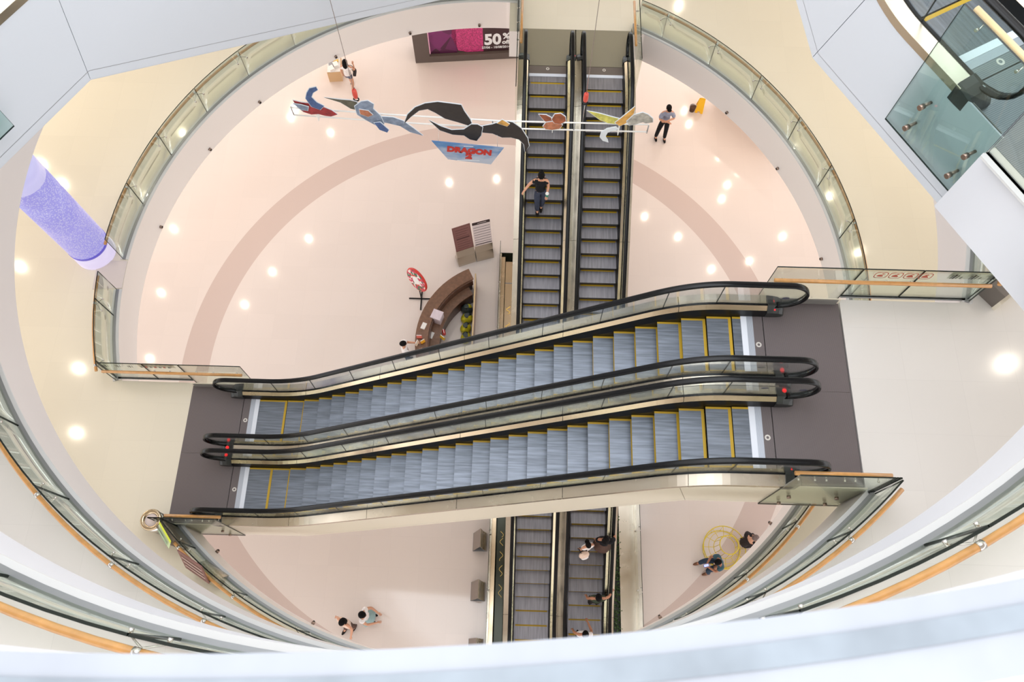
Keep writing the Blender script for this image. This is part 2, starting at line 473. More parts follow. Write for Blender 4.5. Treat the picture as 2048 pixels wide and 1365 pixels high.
# arcs run counter-clockwise: the left normal points to the axis, so the floor side is -1
balustrade('curved glass balustrade arching upper left from the far landing to the purple column',
           [arc_run(86.2, 178.7)], LB, side=-1)
balustrade('curved glass balustrade arching upper right beside the warm cream floor',
           [arc_run(-20, 63.6)], LB, side=-1)
balustrade('short curved glass balustrade between the purple column and left escalator landing',
           [arc_run(184.0, 199.3)], LB, side=-1)
balustrade('lowest and farthest of the three curved balustrades along the bottom, beside the yellow seat',
           [arc_run(224.3, 339.0)], LB, side=-1)
balustrade('middle one of the three curved balustrades along the bottom, ending at the right landing',
           [arc_run(110, 315.6)], LC, side=-1)
balustrade('nearest of the three curved balustrades, crossing both bottom corners beside the blurred ledge',
           [arc_run(221.2, 318.8)], LD, side=-1)
balustrade('end of a curved glass balustrade at right, behind the glass with red pictograms',
           [arc_run(340.8, 372)], LC, side=-1)

# straight returns beside the landings: glass from the ring to the platform edge, then a tall panel hung beside the truss
def landing_rails(phi, z, low, lab_n, lab_s, wood='wood_rail', north=True, south=True):
    out = []
    for nm, y, on, lab, sd in (('n', 5.95, north, lab_n, 1), ('s', 2.64, south, lab_s, -1)):
        if not on: continue
        yy = y - CY
        xr = math.sqrt(8.84 ** 2 - yy * yy)
        if low: x_ring, x_edge, x_end = -xr, -7.40 - CX, (-5.77 if phi else -6.02) - CX
        else: x_ring, x_edge, x_end = xr, 5.42 - CX, (4.44 if phi else 4.06) - CX
        if phi == 120: x_edge = -6.9 - CX
        p_ring, p_edge, p_end = rot_pt(x_ring, yy, phi), rot_pt(x_edge, yy, phi), rot_pt(x_end, yy, phi)
        root = thing('landing_balustrade', lab, 'railing', (p_edge[0], p_edge[1], z), 0, 'straight glass balustrades beside the escalator landings')
        M = Matrix.Rotation(rad(phi), 3, 'Z')
        def lp(x, dy, zz): # local from local x (rel axis) and lateral offset
            q = rot_pt(x, yy + dy, phi); return (q[0] - p_edge[0], q[1] - p_edge[1], zz)
        ins = -1 if nm == 'n' else 1      # towards the landing
        xs = [x_ring, (x_ring * 0.45 + x_edge * 0.55), x_edge]
        def panel(xa, xb, z0, z1, nmz='glass_panel', mt='glass_rail'):
            g = 0.006 * (1 if xb > xa else -1)
            m = MB(); a_, b_ = xa + g, xb - g
            c = [lp(a_, 0, z0), lp(b_, 0, z0), lp(b_, 0.022, z0), lp(a_, 0.022, z0), lp(a_, 0, z1), lp(b_, 0, z1), lp(b_, 0.022, z1), lp(a_, 0.022, z1)]
            for q, e in (((0, 1, 5, 4), 0), ((2, 3, 7, 6), 0), ((4, 5, 6, 7), 1), ((0, 1, 2, 3), 1), ((1, 2, 6, 5), 1), ((3, 0, 4, 7), 1)):
                m.face([c[k] for k in q], e)
            return m.build(nmz, [mt, 'glass_edge'], root)
        for xa, xb in zip(xs[:-1], xs[1:]): panel(xa, xb, 0.03, 1.0)
        panel(x_edge, x_end, {120: -0.72, 240: -0.94}.get(phi, -1.10), 1.0, 'side_glass_panel', 'glass_side' if phi else 'glass_rail')
        m = MB(); a_, b_ = min(x_ring, x_edge), max(x_ring, x_edge)
        c = [lp(a_, -0.012, 0), lp(b_, -0.012, 0), lp(b_, 0.035, 0), lp(a_, 0.035, 0), lp(a_, -0.012, 0.03), lp(b_, -0.012, 0.03), lp(b_, 0.035, 0.03), lp(a_, 0.035, 0.03)]
        for q in ((0, 1, 5, 4), (1, 2, 6, 5), (2, 3, 7, 6), (3, 0, 4, 7), (4, 5, 6, 7)): m.face([c[k] for k in q])
        m.build('base_shoe', 'shoe_grey', root)
        if phi:
            c = [lp(a_, 0.0, 0.0), lp(b_, 0.0, 0.0), lp(b_, 0.10, 0.0), lp(a_, 0.10, 0.0), lp(a_, 0.0, 0.03), lp(b_, 0.0, 0.03), lp(b_, 0.10, 0.03), lp(a_, 0.10, 0.03)]
            m = MB()
            for q in ((0, 1, 5, 4), (1, 2, 6, 5), (2, 3, 7, 6), (3, 0, 4, 7), (4, 5, 6, 7)): m.face([c[k] for k in q])
            m.build('kerb', 'kerb', root)
        dy = 0.10 * ins
        sgn = 1 if x_edge > x_ring else -1
        xa, xb = x_ring + sgn * 0.03, x_end - sgn * (0.08 if phi else 0.02)
        zr = 0.95 if phi else 0.75
        m = MB(); m.tube([lp(xa, dy, zr), lp((xa + xb) / 2, dy, zr), lp(xb, dy, zr)], 0.034, 10); m.build('handrail', wood, root)
        for f in (0.12, 0.36, 0.47, 0.66, 0.78, 0.95):
            xq = xa + (xb - xa) * f
            m = MB(); m.tube([lp(xq, dy, zr - .02), lp(xq, dy * 0.7, zr - .09), lp(xq, 0.01 * ins, zr - .09)], 0.008, 6)
            m.tube([lp(xq, 0.012 * ins, zr - .09), lp(xq, 0.05 * ins, zr - .09)], 0.018, 8)
            m.build('bracket', 'chrome', root)
        for fx, zz in (((0.12, -0.2), (0.75, -0.2), (0.12, -0.55), (0.75, -0.55)) if phi else ((0.25, -0.35), (0.8, -0.35), (0.25, -0.85), (0.8, -0.85))):
            xq = x_edge + (x_end - x_edge) * fx
            m = MB(); o1 = 0.06 if nm == 'n' else -0.045
            m.tube([lp(xq, 0.0, zz), lp(xq, o1, zz)], 0.032, 12)
            m.tube([lp(xq, 0.02, zz), lp(xq, -o1 * 2.2, zz)], 0.018, 8)
            m.build('glass_bolt', 'bolt', root)
        out.append((root, lp, ins))
    return out
rl = landing_rails(0, LB, True, 'straight glass balustrade above the left escalator landing, with printed strips along its top',
              'straight glass balustrade below the left landing, beside the round bin')
rr = landing_rails(0, LC, False, 'straight glass balustrade above the right landing, with red pictogram stickers',
              'straight glass balustrade below the right landing, forming a pointed corner')
rd = landing_rails(120, LD, True, 'large near glass panel with round bolts and pale wood rail, top right', '', 'wood_rail_pale', True, False)
landing_rails(240, LD, False, 'small sliver of hung glass panel at the left frame edge on the grey clad landing', '', 'wood_rail_pale', True, False)

# top landing rails (first gallery, far side)
for x, y0, y1, ins, lab in ((-0.19, 13.75, 17.60, 1, 'straight glass balustrade with short wood rail left of the far top landing'),
                            (3.06, 14.75, 16.85, -1, 'straight glass balustrade with short wood rail right of the far top landing')):
    root = thing('landing_balustrade', lab, 'railing', (x, 16.5, LB), 0, 'straight glass balustrades beside the escalator landings')
    for a_, b_, z0 in ((y0, 15.5, -0.9), (15.5, y1, -0.02)):
        m = MB(); m.box(-0.011, 0.011, a_ - 16.5 + .005, b_ - 16.5 - .005, z0, 1.0, 0, top=1); m.build('glass_panel', ['glass_rail', 'glass_edge'], root)
    m = MB(); m.tube([(0.10 * ins, 15.42 - 16.5, 0.75), (0.10 * ins, 16.2 - 16.5, 0.75), (0.10 * ins, 16.95 - 16.5, 0.75)], 0.034, 10); m.build('handrail', 'wood_rail', root)
    for y in (15.6, 16.2, 16.7):
        m = MB(); m.tube([(0.1 * ins, y - 16.5, .73), (0.05 * ins, y - 16.5, .66), (0.0, y - 16.5, .66)], 0.009, 6); m.tube([(0.03 * ins, y - 16.5, .66), (-0.03 * ins, y - 16.5, .66)], 0.02, 8); m.build('bracket', 'chrome', root)
    m = MB(); m.box(-0.04, 0.04, 0.0, y1 - 16.5, 0, 0.05); m.build('base_shoe', 'shoe_grey', root)

# blurred near ledge of the gallery the camera leans over
led = thing('parapet_ledge', 'blurred white ledge sweeping across the whole bottom edge, closest to the camera', 'ledge', (CX, CY, LE))
def ring_strip(r0, r1, z0, z1, a0, a1, name, mt, parent):
    m = MB(); rings = []
    for k in range(int((a1 - a0) / 1.0) + 1):
        a = rad(a0 + k); c, s_ = math.cos(a), math.sin(a)
        rings.append([(r0 * c, r0 * s_, z0), (r1 * c, r1 * s_, z0), (r1 * c, r1 * s_, z1), (r0 * c, r0 * s_, z1)])
    m.loft(rings, True, True, 0, False); m.build(name, mt, parent)
ring_strip(8.815, 8.855, 0, 0.04, 185, 355, 'kerb', 'kerb_e', led)
ring_strip(8.855, 8.895, 0, 0.045, 185, 355, 'base_shoe', noise_tint(mat('ledge_grey', (124, 132, 140), 0.4), 6, 0.18).name, led)
ring_strip(8.895, 8.965, 0, 0.04, 185, 355, 'floor_trim', 'kerb_e', led)

# ------------------------------------------------------------------ escalators
class Esc:
    """lower comb at s = 0, rising along +x of the object, t across (+y), z up"""
    def __init__(s, H, ang, wl=1.0, wu=0.93, blend=0.6):
        s.H, s.tan = H, math.tan(rad(ang)); s.wl = wl; s.S = wl + H / s.tan; s.U = s.S + wu; s.b = blend
    def z(s, x):
        b = s.b
        if x < s.wl - b: return 0.0
        if x < s.wl + b: return s.tan * (x - s.wl + b) ** 2 / (4 * b)
        if x < s.S - b: return s.tan * (x - s.wl)
        if x < s.S + b: return s.H - s.tan * (s.S + b - x) ** 2 / (4 * b)
        return s.H
    def samples(s, a, b, n=0.12):
        k = [a, b]; x = a
        while x < b:
            if (s.wl - s.b - 0.15 < x < s.wl + s.b + 0.15) or (s.S - s.b - 0.15 < x < s.S + s.b + 0.15): k.append(x)
            x += n
        for q in (0, s.wl - s.b, s.wl + s.b, s.S - s.b, s.S + s.b):
            if a < q < b: k.append(q)
        k = sorted(k); r = [k[0]]
        for q in k[1:]:
            if q - r[-1] > 0.02: r.append(q)
            elif q == k[-1]: r[-1] = q
        return r
def strip(E, prof, a, b, name, mt, parent, dz=None, joints=(), gap=0.004):
    cuts = [a] + [j for j in joints if a < j < b] + [b]
    m = MB()
    for c0, c1 in zip(cuts[:-1], cuts[1:]):
        c0 += gap if c0 != a else 0; c1 -= gap if c1 != b else 0
        m.loft([[(x, t, E.z(x) + z) for t, z in prof] for x in E.samples(c0, c1)])
    return m.build(name, mt, parent)
NOSES = []
def make_escalator(name, label, loc, ang, E, pitch, phase, mats, t_hr=0.62, outs=(0.80, 0.78), clad=(True, False), steps=True, bot=-1.03,
                   ends=(1.58, 1.66), group=None, glass_n=7, stop=(1, 1), glassmat='glass_clear', cladmat='clad_cream', seams=True, kl_s=None, ku_s=None, sides=True, p0=None):
    root = thing(name, label, 'escalator', loc, rad(ang), group)
    big_small = ang == 0
    tr, pl0, pl1, rub = mats['tread'], mats['plate_in'], mats['plate_out'], 'rubber'
    # steps along the chain
    if steps:
        xs = [0.0]; zs = [E.z(0)]; al = [0.0]; x = 0.0
        while x < E.U:
            x += 0.01; z = E.z(x); al.append(al[-1] + math.hypot(0.01, z - zs[-1])); xs.append(x); zs.append(z)
        l = phase % pitch; k = 0
        hw = 0.492
        # partial step in front of the lower comb
        noses = []
        while l < al[-1]:
            while al[k] < l: k += 1
            noses.append(xs[k]); l += pitch
        noses = [max(-0.0, noses[0] - pitch)] + noses
        NOSES.append(noses)
        for i, x in enumerate(noses):
            z = E.z(x); d = 0.405
            if i == 0: d = noses[1] - x
            x1 = min(x + d, E.U + 0.02)
            if x1 - x < 0.05: continue
            m = MB()
            rb = 0.05; sb = 0.035
            ra = x1 - rb
            # tread field, yellow strips at back and both sides, riser
            full = i > 0 and x1 < E.U
            if ra > x + 0.05:
                m.face([(x, -hw + sb, z), (ra, -hw + sb, z), (ra, hw - sb, z), (x, hw - sb, z)], 0)
            else: ra = x
            m.face([(ra, -hw + sb, z), (x1, -hw + sb, z), (x1, hw - sb, z), (ra, hw - sb, z)], 1 if (full or x1 >= E.U - 1e-3) and i > 0 else 0) if x1 < E.U else m.face([(ra, -hw + sb, z), (x1, -hw + sb, z), (x1, hw - sb, z), (ra, hw - sb, z)], 0)
            for sg in (-1, 1):
                a_, b_ = sorted((sg * hw, sg * (hw - sb)))
                m.face([(x, a_, z), (x1, a_, z), (x1, b_, z), (x, b_, z)], 1 if sides else 0)
                m.face([(x, sg * hw, z), (x1, sg * hw, z), (x1, sg * hw, z - 0.05), (x, sg * hw, z - 0.05)], 2)
            m.face([(x, -hw, z), (x, hw, z), (x + 0.012, hw, z - 0.06), (x + 0.012, -hw, z - 0.06)], 2)
            m.face([(x + 0.012, -hw, z - 0.06), (x + 0.012, hw, z - 0.06), (x + 0.055, hw, z - 0.27), (x + 0.055, -hw, z - 0.27)], 2)
            m.face([(x1, -hw, z), (x1, hw, z), (x1, hw, z - 0.05), (x1, -hw, z - 0.05)], 2)
            m.build('step', [tr, 'yellow_line', 'riser'], root)
    # combs and floor plates
    for end in (0, 1):
        zz = 0.0 if end == 0 else E.H
        x0 = 0.0 if end == 0 else E.U
        d = -1 if end == 0 else 1
        def bx(a, b, t0, t1, z0, z1, nm, mt):
            m = MB(); m.box(min(x0 + d * a, x0 + d * b), max(x0 + d * a, x0 + d * b), t0, t1, zz + z0, zz + z1); return m.build(nm, mt, root)
        bx(0.0, 0.095, -0.50, 0.50, -0.03, 0.012, 'comb_plate', 'comb_white')
        bx(0.097, 0.20, -0.52, 0.52, -0.03, 0.008, 'comb_segment', mats.get('seg', 'comb_metal'))
        bx(0.202, 0.358, -0.53, 0.53, -0.03, 0.006, 'inner_floor_plate', pl0)
        bx(0.372, ends[end], -0.783, 0.783, -0.03, 0.006, 'floor_plate', pl1)
        bx(0.355, 0.375, -0.53, 0.53, -0.04, -0.01, 'plate_seam', 'rubber')
        m = MB(); cx_ = x0 + d * 0.265
        rings = [[(cx_ + r * math.cos(2 * PI * j / 20), r * math.sin(2 * PI * j / 20), zz + h) for j in range(20)] for r, h in ((0.022, 0.0065), (0.022, 0.010), (0.045, 0.010), (0.047, 0.0065))]
        m.loft(rings, True, False); m.build('key_ring', 'ring_metal', root)
    a, b = -0.42, E.U + 0.46
    js = [E.wl + 0.1 + (E.S - E.wl - 0.2) * i / 4 for i in range(5)]
    for sd, out in ((1, outs[0]), (-1, outs[1])):
        q = lambda t: t * sd
        P = lambda pr: [(q(t), z) for t, z in (pr if sd > 0 else pr[::-1])]
        strip(E, P([(0.498, -0.02), (0.535, 0.175), (0.55, 0.175), (0.55, -0.34), (0.498, -0.34)]), a, b, 'skirt_panel', 'skirt', root)
        strip(E, P([(0.535, 0.178), (0.60, 0.235), (0.60, 0.215), (0.54, 0.16)]), a, b, 'inner_deck', 'steel_inner', root, joints=js)
        strip(E, P([(0.60, 0.20), (0.60, 0.245), (0.638, 0.245), (0.638, 0.20)]), a, b, 'glass_gasket', 'rubber', root)
        strip(E, P([(0.638, 0.232), (out, 0.20), (out, 0.10), (out - 0.015, 0.10), (out - 0.015, 0.185), (0.638, 0.215)]), a, b, 'outer_deck', 'steel', root, joints=js)
        # glass: panels between the gasket and the handrail
        lo, hi, rc = 0.235, 0.925, 0.345
        zc = 0.585
        marks = [-0.50, 0.45] + [E.wl + 0.35 + (E.S - E.wl - 0.7) * i / glass_n for i in range(glass_n + 1)] + [E.U - 0.45, E.U + 0.54]
        for i, (c0, c1) in enumerate(zip(marks[:-1], marks[1:])):
            xs_ = E.samples(c0 + 0.004, c1 - 0.004)
            bot_ = [(x, E.z(x) + lo) for x in xs_]; top_ = [(x, E.z(x) + hi) for x in xs_]
            poly = bot_[:]
            if i == len(marks) - 2: poly = bot_[:-1] + [(c1 + rc * math.sin(PI * k / 12), E.H + zc - rc * math.cos(PI * k / 12)) for k in range(13)] + top_[::-1][1:]
            else: poly = bot_ + top_[::-1]
            if i == 0: poly = bot_[1:] + top_[::-1][:-1] + [(c0 - rc * math.sin(PI * k / 12), zc + rc * math.cos(PI * k / 12)) for k in range(13)]
            m = MB(); m.prism([(x, q(0.612), z) for x, z in poly], (0, q(0.012), 0), 0, 0); 
            m.build('glass_panel', glassmat, root)
        for c0 in marks[1:-1]:
            m = MB(); m.box(c0 - 0.005, c0 + 0.005, q(0.618) - 0.007, q(0.618) + 0.007, E.z(c0) + lo, E.z(c0) + hi); m.build('glass_joint', 'glass_edge', root)
        # handrail loop
        rh = 0.36
        path = [(-0.44, 0.20), (-0.55, 0.225)] + [(-0.51 - rh * math.sin(PI * k / 14), 0.59 - rh * math.cos(PI * k / 14)) for k in range(1, 15)]
        path += [(x, E.z(x) + 0.95) for x in E.samples(-0.45, E.U + 0.50, 0.1)]
        path += [(E.U + 0.56 + rh * math.sin(PI * k / 14), E.H + 0.59 + rh * math.cos(PI * k / 14)) for k in range(0, 15)]
        path += [(E.U + 0.57, E.H + 0.225), (E.U + 0.50, E.H + 0.20)]
        prof = [(-0.050, -0.006), (-0.046, 0.014), (-0.030, 0.022), (0.030, 0.022), (0.046, 0.014), (0.050, -0.006), (0.044, -0.022), (-0.044, -0.022)]
        rings = []
        for i, (x, z) in enumerate(path):
            x0, z0 = path[max(i - 1, 0)]; x1, z1 = path[min(i + 1, len(path) - 1)]
            dx, dz = x1 - x0, z1 - z0; l_ = math.hypot(dx, dz) or 1; nx, nz = -dz / l_, dx / l_
            rings.append([(x + nx * h, q(t_hr) + t, z + nz * h) for t, h in prof])
        m = MB(); m.loft(rings, True, True, 0, True); m.build('handrail', rub, root)
        # newel caps
        for end in (0, 1):
            x0 = -0.36 if end == 0 else E.U + 0.40
            d = -1 if end == 0 else 1; zz = 0 if end == 0 else E.H
            m = MB()
            secs = [(0.0, 1.0, 1.0), (0.10, 1.0, 0.98), (0.20, 0.97, 0.85), (0.27, 0.90, 0.6), (0.30, 0.82, 0.35)]
            rings = []
            for u, w_, h_ in secs:
                r_ = []
                for t, z in ((0.50, 0.0), (0.50, 0.165), (0.53, 0.19), (0.60, 0.26), (0.64, 0.262), (out - 0.02, 0.225), (out, 0.19), (out, 0.0)):
                    tt = 0.63 + (t - 0.63) * w_
                    r_.append((x0 + d * u, q(tt), zz + z * h_))
                rings.append(r_)
            m.loft(rings, True, True, 0, False)
            cap = m.build('newel_cap', 'cap_black', root)
            if stop[end] and sd == stop[end]:
                m = MB(); m.lathe([(0.03, 0), (0.034, 0.006), (0.034, 0.02), (0.028, 0.03)], x0 + d * 0.12, q(0.70), 16); m.build('stop_button', 'red_button', cap, (0, 0, zz + 0.235))
            if sd == -stop[end] and end == 1 and big_small:
                m = MB(); m.lathe([(0.012, 0), (0.014, 0.01), (0.010, 0.018)], x0 + d * 0.12, q(0.545), 12); m.build('stop_button', 'red_button', cap, (0, 0, zz + 0.195))
    # truss cladding: side sheets (with seams at the two kinks) and a soffit
    p0, p1 = (p0 or -ends[0]), E.U + ends[1] - 0.0
    bl = (kl_s or E.wl + 0.16, bot); bu = (ku_s or E.S + 0.08, E.H + bot - 0.03)
    for sd, on, out in ((1, clad[0], outs[0]), (-1, clad[1], outs[1])):
        y = sd * (out - 0.006)
        if not on:
            xs_ = E.samples(-0.3, E.U + 0.3)
            poly = [(x, E.z(x) + 0.12) for x in xs_] + [(E.U + .3, E.H + bot), (bu[0], bu[1]), (bl[0], bl[1]), (-0.3, bot)]
            m = MB(); m.prism([(x, y - sd * 0.06, z) for x, z in poly], (0, -sd * 0.01, 0)); m.build('truss_panel', 'dark_gap', root)
            continue
        kl, ku = (E.wl + 0.12, E.z(E.wl + 0.12) + 0.16), (E.S - 0.1, E.z(E.S - 0.1) + 0.16)
        kl = (bl[0] - 0.32, E.z(bl[0] - 0.32) + 0.16); ku = (bu[0] - 0.30, E.z(bu[0] - 0.30) + 0.16)
        g = 0.004
        def topx(a_, b_): return [(x, E.z(x) + 0.16) for x in E.samples(a_, b_)]
        for pa in ((lambda: topx(p0, kl[0] - g) + [(bl[0] - g, bl[1]), (p0, bot)]),
                   (lambda: topx(kl[0] + g, ku[0] - g) + [(bu[0] - g, bu[1]), (bl[0] + g, bl[1])]),
                   (lambda: topx(ku[0] + g, p1) + [(p1, E.H + bot - .03), (bu[0] + g, bu[1])])):
            poly = pa()
            m = MB(); m.prism([(x, y, z) for x, z in poly], (0, -sd * 0.02, 0)); m.build('truss_cladding', cladmat, root)
        m = MB()
        poly = topx(p0 + .05, p1 - .05) + [(p1 - .05, E.H + bot + .05), (bu[0], bu[1] + .06), (bl[0], bl[1] + .06), (p0 + .05, bot + .05)]
        m.prism([(x, y - sd * 0.03, z) for x, z in poly], (0, -sd * 0.01, 0)); m.build('truss_frame', 'dark_gap', root)
        if seams:
            # thin seam parallel to the lower edge of the sheets
            m = MB(); off = 0.11
            pts = [(p0, bot + off), (bl[0] - .05, bl[1] + off), (bu[0] - .05, bu[1] + off), (p1, E.H + bot - .03 + off)]
            for (xa, za), (xb, zb) in zip(pts[:-1], pts[1:]):
                m.face([(xa, y + sd * 0.0015, za), (xb, y + sd * 0.0015, zb), (xb, y + sd * 0.0015, zb + 0.006), (xa, y + sd * 0.0015, za + 0.006)])
            m.build('cladding_seam', 'shoe_grey', root)
    m = MB(); w1, w0 = outs[0] - 0.01, -(outs[1] - 0.01)
    for (xa, za), (xb, zb) in (((p0, bot), bl), (bl, bu), (bu, (p1, E.H + bot - .03))):
        m.box(0, 1, w0, w1, -0.01, 0.01, 0, Matrix(((xb - xa, 0, 0, xa), (0, 1, 0, 0), (zb - za, 0, 1, za), (0, 0, 0, 1))))
    m.build('truss_soffit', cladmat, root)
    return root
EX = Esc(5.3, 35.0, 1.01, 0.93)
MX = dict(tread='tread_blue', plate_in='plate_dark', plate_out='plate_dark')
X0 = -5.80
G1 = 'escalator pair crossing the middle of the picture'
for yl, ph, lab, outs, cl, st in ((3.47, 0.10, 'lower of the two big crossing escalators, cream cladding showing below it', (0.78, 0.81), (False, True), (1, 1)),
                              (5.04, 0.22, 'upper of the two big crossing escalators, its handrail against the pink floor', (0.81, 0.78), (True, False), (-1, -1))):
    make_escalator('escalator', lab, (X0, yl, LB), 0, EX, 0.4127, ph, MX, outs=outs, clad=cl, stop=st, group=G1)
EY = Esc(7.1, 29.3, 1.0, 0.95)
MY = dict(tread='tread_warm', plate_in='plate_bronze', plate_out='plate_khaki', seg='plate_bronze')
G2 = 'escalator pair running up the picture to the far landing'
for xl, ph, lab, outs in ((0.65, 0.05, 'left of the two long escalators up to the far landing, with woman in black', (0.81, 0.77), ),
                          (2.19, 0.25, 'right of the two long escalators up to the far landing, riders near bottom', (0.77, 0.81))):
    cl = (True, False) if xl < 1 else (False, True)
    make_escalator('escalator', lab, (xl, 0.35, LA), 90, EY, 0.404, ph, MY, outs=outs, clad=cl, stop=(-1, -1) if xl < 1 else (0, 0), group=G2, glass_n=8, cladmat='steel', sides=False)
ED = Esc(5.3, 35.0, 1.01, 0.93)
MD = dict(tread='tread_blue', plate_in='plate_grey', plate_out='plate_grey')
# the pairs above repeat the crossing pair, turned by 120 degrees about the axis
def turned(x, y, phi): return rot_pt(x - CX, y - CY, phi)
p = turned(X0, 5.04, 120)
make_escalator('escalator', 'near escalator in the top right corner with grooved floor plate and white cladding', (p[0], p[1], LD), 120, ED, 0.4127, 0.2, MD,
               outs=(0.81, 0.78), clad=(True, False), cladmat='clad_grey', stop=(-1, -1), kl_s=1.35, bot=-1.1, p0=-1.08, group='escalators of the upper floors')
p = turned(X0, 5.04, 240)
make_escalator('escalator', 'upper escalator seen as big pale grey cladding filling the top left corner', (p[0], p[1], LC), 240, EX, 0.4127, 0.2, MD,
               outs=(0.81, 0.78), clad=(True, False), cladmat='clad_grey', steps=False, stop=(-1, -1), ku_s=9.12, bot=-1.22, group='escalators of the upper floors')

# ------------------------------------------------------------------ stickers on the glass
def sticker(x, y, z, w, h, mt, parent, name='sticker', M=None, rotz=0.0):
    m = MB(); m.box(-w / 2, w / 2, -0.0012, 0.0012, -h / 2, h / 2)
    return m.build(name, mt, parent, (x, y, z), (0, 0, rotz))
mat('sticker_red', (176, 84, 66), 0.5); mat('sticker_blue', (34, 36, 92), 0.5); mat('sticker_pink', (206, 180, 166), 0.5); mat('sticker_grey', (120, 122, 112), 0.5)
mat('sticker_clear', (206, 206, 190), 0.5)
def outline_mb(w, h, t, cut=0.3):
    """rounded rectangle outline in the x-z plane"""
    pts = []
    c = min(w, h) * cut
    for cx_, cz_, a0 in ((w / 2 - c, h / 2 - c, 0), (-w / 2 + c, h / 2 - c, 90), (-w / 2 + c, -h / 2 + c, 180), (w / 2 - c, -h / 2 + c, 270)):
        for k in range(4): pts.append((cx_ + c * math.cos(rad(a0 + 30 * k)), cz_ + c * math.sin(rad(a0 + 30 * k))))
    m = MB(); n = len(pts)
    ins = [(x * (1 - 2 * t / w), z * (1 - 2 * t / h)) for x, z in pts]
    for k in range(n):
        a_, b_ = pts[k], pts[(k + 1) % n]; c_, d_ = ins[(k + 1) % n], ins[k]
        m.face([(a_[0], 0, a_[1]), (b_[0], 0, b_[1]), (c_[0], 0, c_[1]), (d_[0], 0, d_[1])])
    return m
# right landing: four red framed pictograms and a strip of three dark ones
rr_n = rr[0][0]
for i in range(4):
    m = outline_mb(0.21, 0.20, 0.014)
    m.face([(-0.06, 0, -0.05), (0.03 + 0.01 * i, 0, -0.055), (0.045, 0, -0.02), (-0.01, 0, 0.02 + 0.01 * i), (-0.05, 0, 0.0)])
    m.face([(0.0, 0, 0.02), (0.04, 0, 0.03), (0.03, 0, 0.06), (0.0, 0, 0.055)])
    lx = 0.33 + 0.235 * i
    m.build('pictogram', 'sticker_red', rr_n, (lx, -0.004, 0.84))
m = MB(); m.box(-0.44, 0.44, -0.001, 0.001, -0.11, 0.11); m.build('sticker_strip', 'sticker_clear', rr_n, (1.86, 0.026, 0.84))
for i in range(3):
    m = MB()
    for dx, dz, w_, h_ in ((-0.07, 0, 0.02, 0.12), (-0.03, 0.01, 0.035, 0.15), (0.015, 0, 0.02, 0.11), (0.08, -0.02, 0.018, 0.07)):
        m.face([(dx - w_ / 2 - 0.01, 0, dz - h_ / 2), (dx + w_ / 2 - 0.01, 0, dz - h_ / 2), (dx + w_ / 2 + 0.01, 0, dz + h_ / 2), (dx - w_ / 2 + 0.01, 0, dz + h_ / 2)])
    m.build('pictogram', 'glass_edge', rr_n, (1.52 + 0.3 * i, -0.004, 0.84))
rl_n = rl[0][0]
m = MB(); m.box(-0.40, 0.40, -0.001, 0.001, -0.10, 0.10); m.build('sticker_strip', 'sticker_pink', rl_n, (-0.52, 0.026, 0.85))
for i in range(7):
    m = MB(); m.face([(-0.03, 0, -0.04), (0.03, 0, -0.05), (0.02, 0, 0.03), (-0.01, 0, 0.05)])
    m.build('pictogram', 'sticker_red' if i % 2 else 'sticker_grey', rl_n, (-0.84 + 0.1 * i, -0.004, 0.85))
for i in range(3):
    m = MB()
    for dx, w_, h_ in ((-0.06, 0.016, 0.1), (-0.02, 0.03, 0.12), (0.03, 0.016, 0.09)):
        m.face([(dx - w_ / 2, 0, -h_ / 2), (dx + w_ / 2, 0, -h_ / 2), (dx + w_ / 2, 0, h_ / 2), (dx - w_ / 2, 0, h_ / 2)])
    m.build('pictogram', 'glass_edge', rl_n, (-1.62 + 0.27 * i, -0.004, 0.85))

# ------------------------------------------------------------------ small round fittings on the gallery fascia
g0 = 'small round fittings on the first gallery fascia'
for i, a in enumerate((169.2, 152.0, 139.0, 122.0, 107.0, 93.5, 41.5, 27.0, 8.0, -40, -62, -131, -113)):
    x, y = pol(R_IN - 0.012, a)
    t = thing('fascia_fitting', 'small dark round fitting near the lower edge of the curved fascia', 'fitting', (x, y, LB - 0.86), rad(a), g0)
    m = MB(); m.tube([(0.008, 0, 0), (-0.05, 0, 0)], 0.04, 12); m.build('ring', 'bolt', t)
    m = MB(); m.tube([(-0.052, 0, 0), (-0.065, 0, -0.004)], 0.024, 10); m.build('lens', 'rubber', t)

# ------------------------------------------------------------------ purple bubble light column
m_ = mat('column_light', (60, 58, 90), 0.3, emit=(150, 138, 250), estr=0.74)
b_ = m_.node_tree.nodes['Principled BSDF']
tc = N(m_, 'ShaderNodeTexCoord'); nz = N(m_, 'ShaderNodeTexVoronoi'); nz.inputs['Scale'].default_value = 26
L(m_, tc.outputs['Object'], nz.inputs['Vector'])
cr = N(m_, 'ShaderNodeValToRGB'); cr.color_ramp.elements[0].color = lin((236, 232, 255)); cr.color_ramp.elements[1].color = lin((172, 166, 244))
cr.color_ramp.elements[1].position = 0.55
L(m_, nz.outputs['Distance'], cr.inputs[0]); L(m_, cr.outputs[0], b_.inputs['Emission Color'])
mat('column_pale', (80, 80, 110), 0.3, emit=(216, 212, 255), estr=0.75)
mat('column_ring', (60, 56, 120), 0.3, emit=(110, 98, 232), estr=0.5)
mat('column_white', (110, 105, 120), 0.3, emit=(236, 224, 255), estr=0.75)
ccx, ccy, cr_ = -10.38, 9.20, 0.475
t = thing('light_column', 'glowing purple bubble column standing at the left gallery edge, leaning toward the centre', 'lamp', (ccx, ccy, LB))
m = MB(); m.lathe([(cr_, 0.52), (cr_, 3.22)], seg=40); m.build('bubble_tube', 'column_light', t)
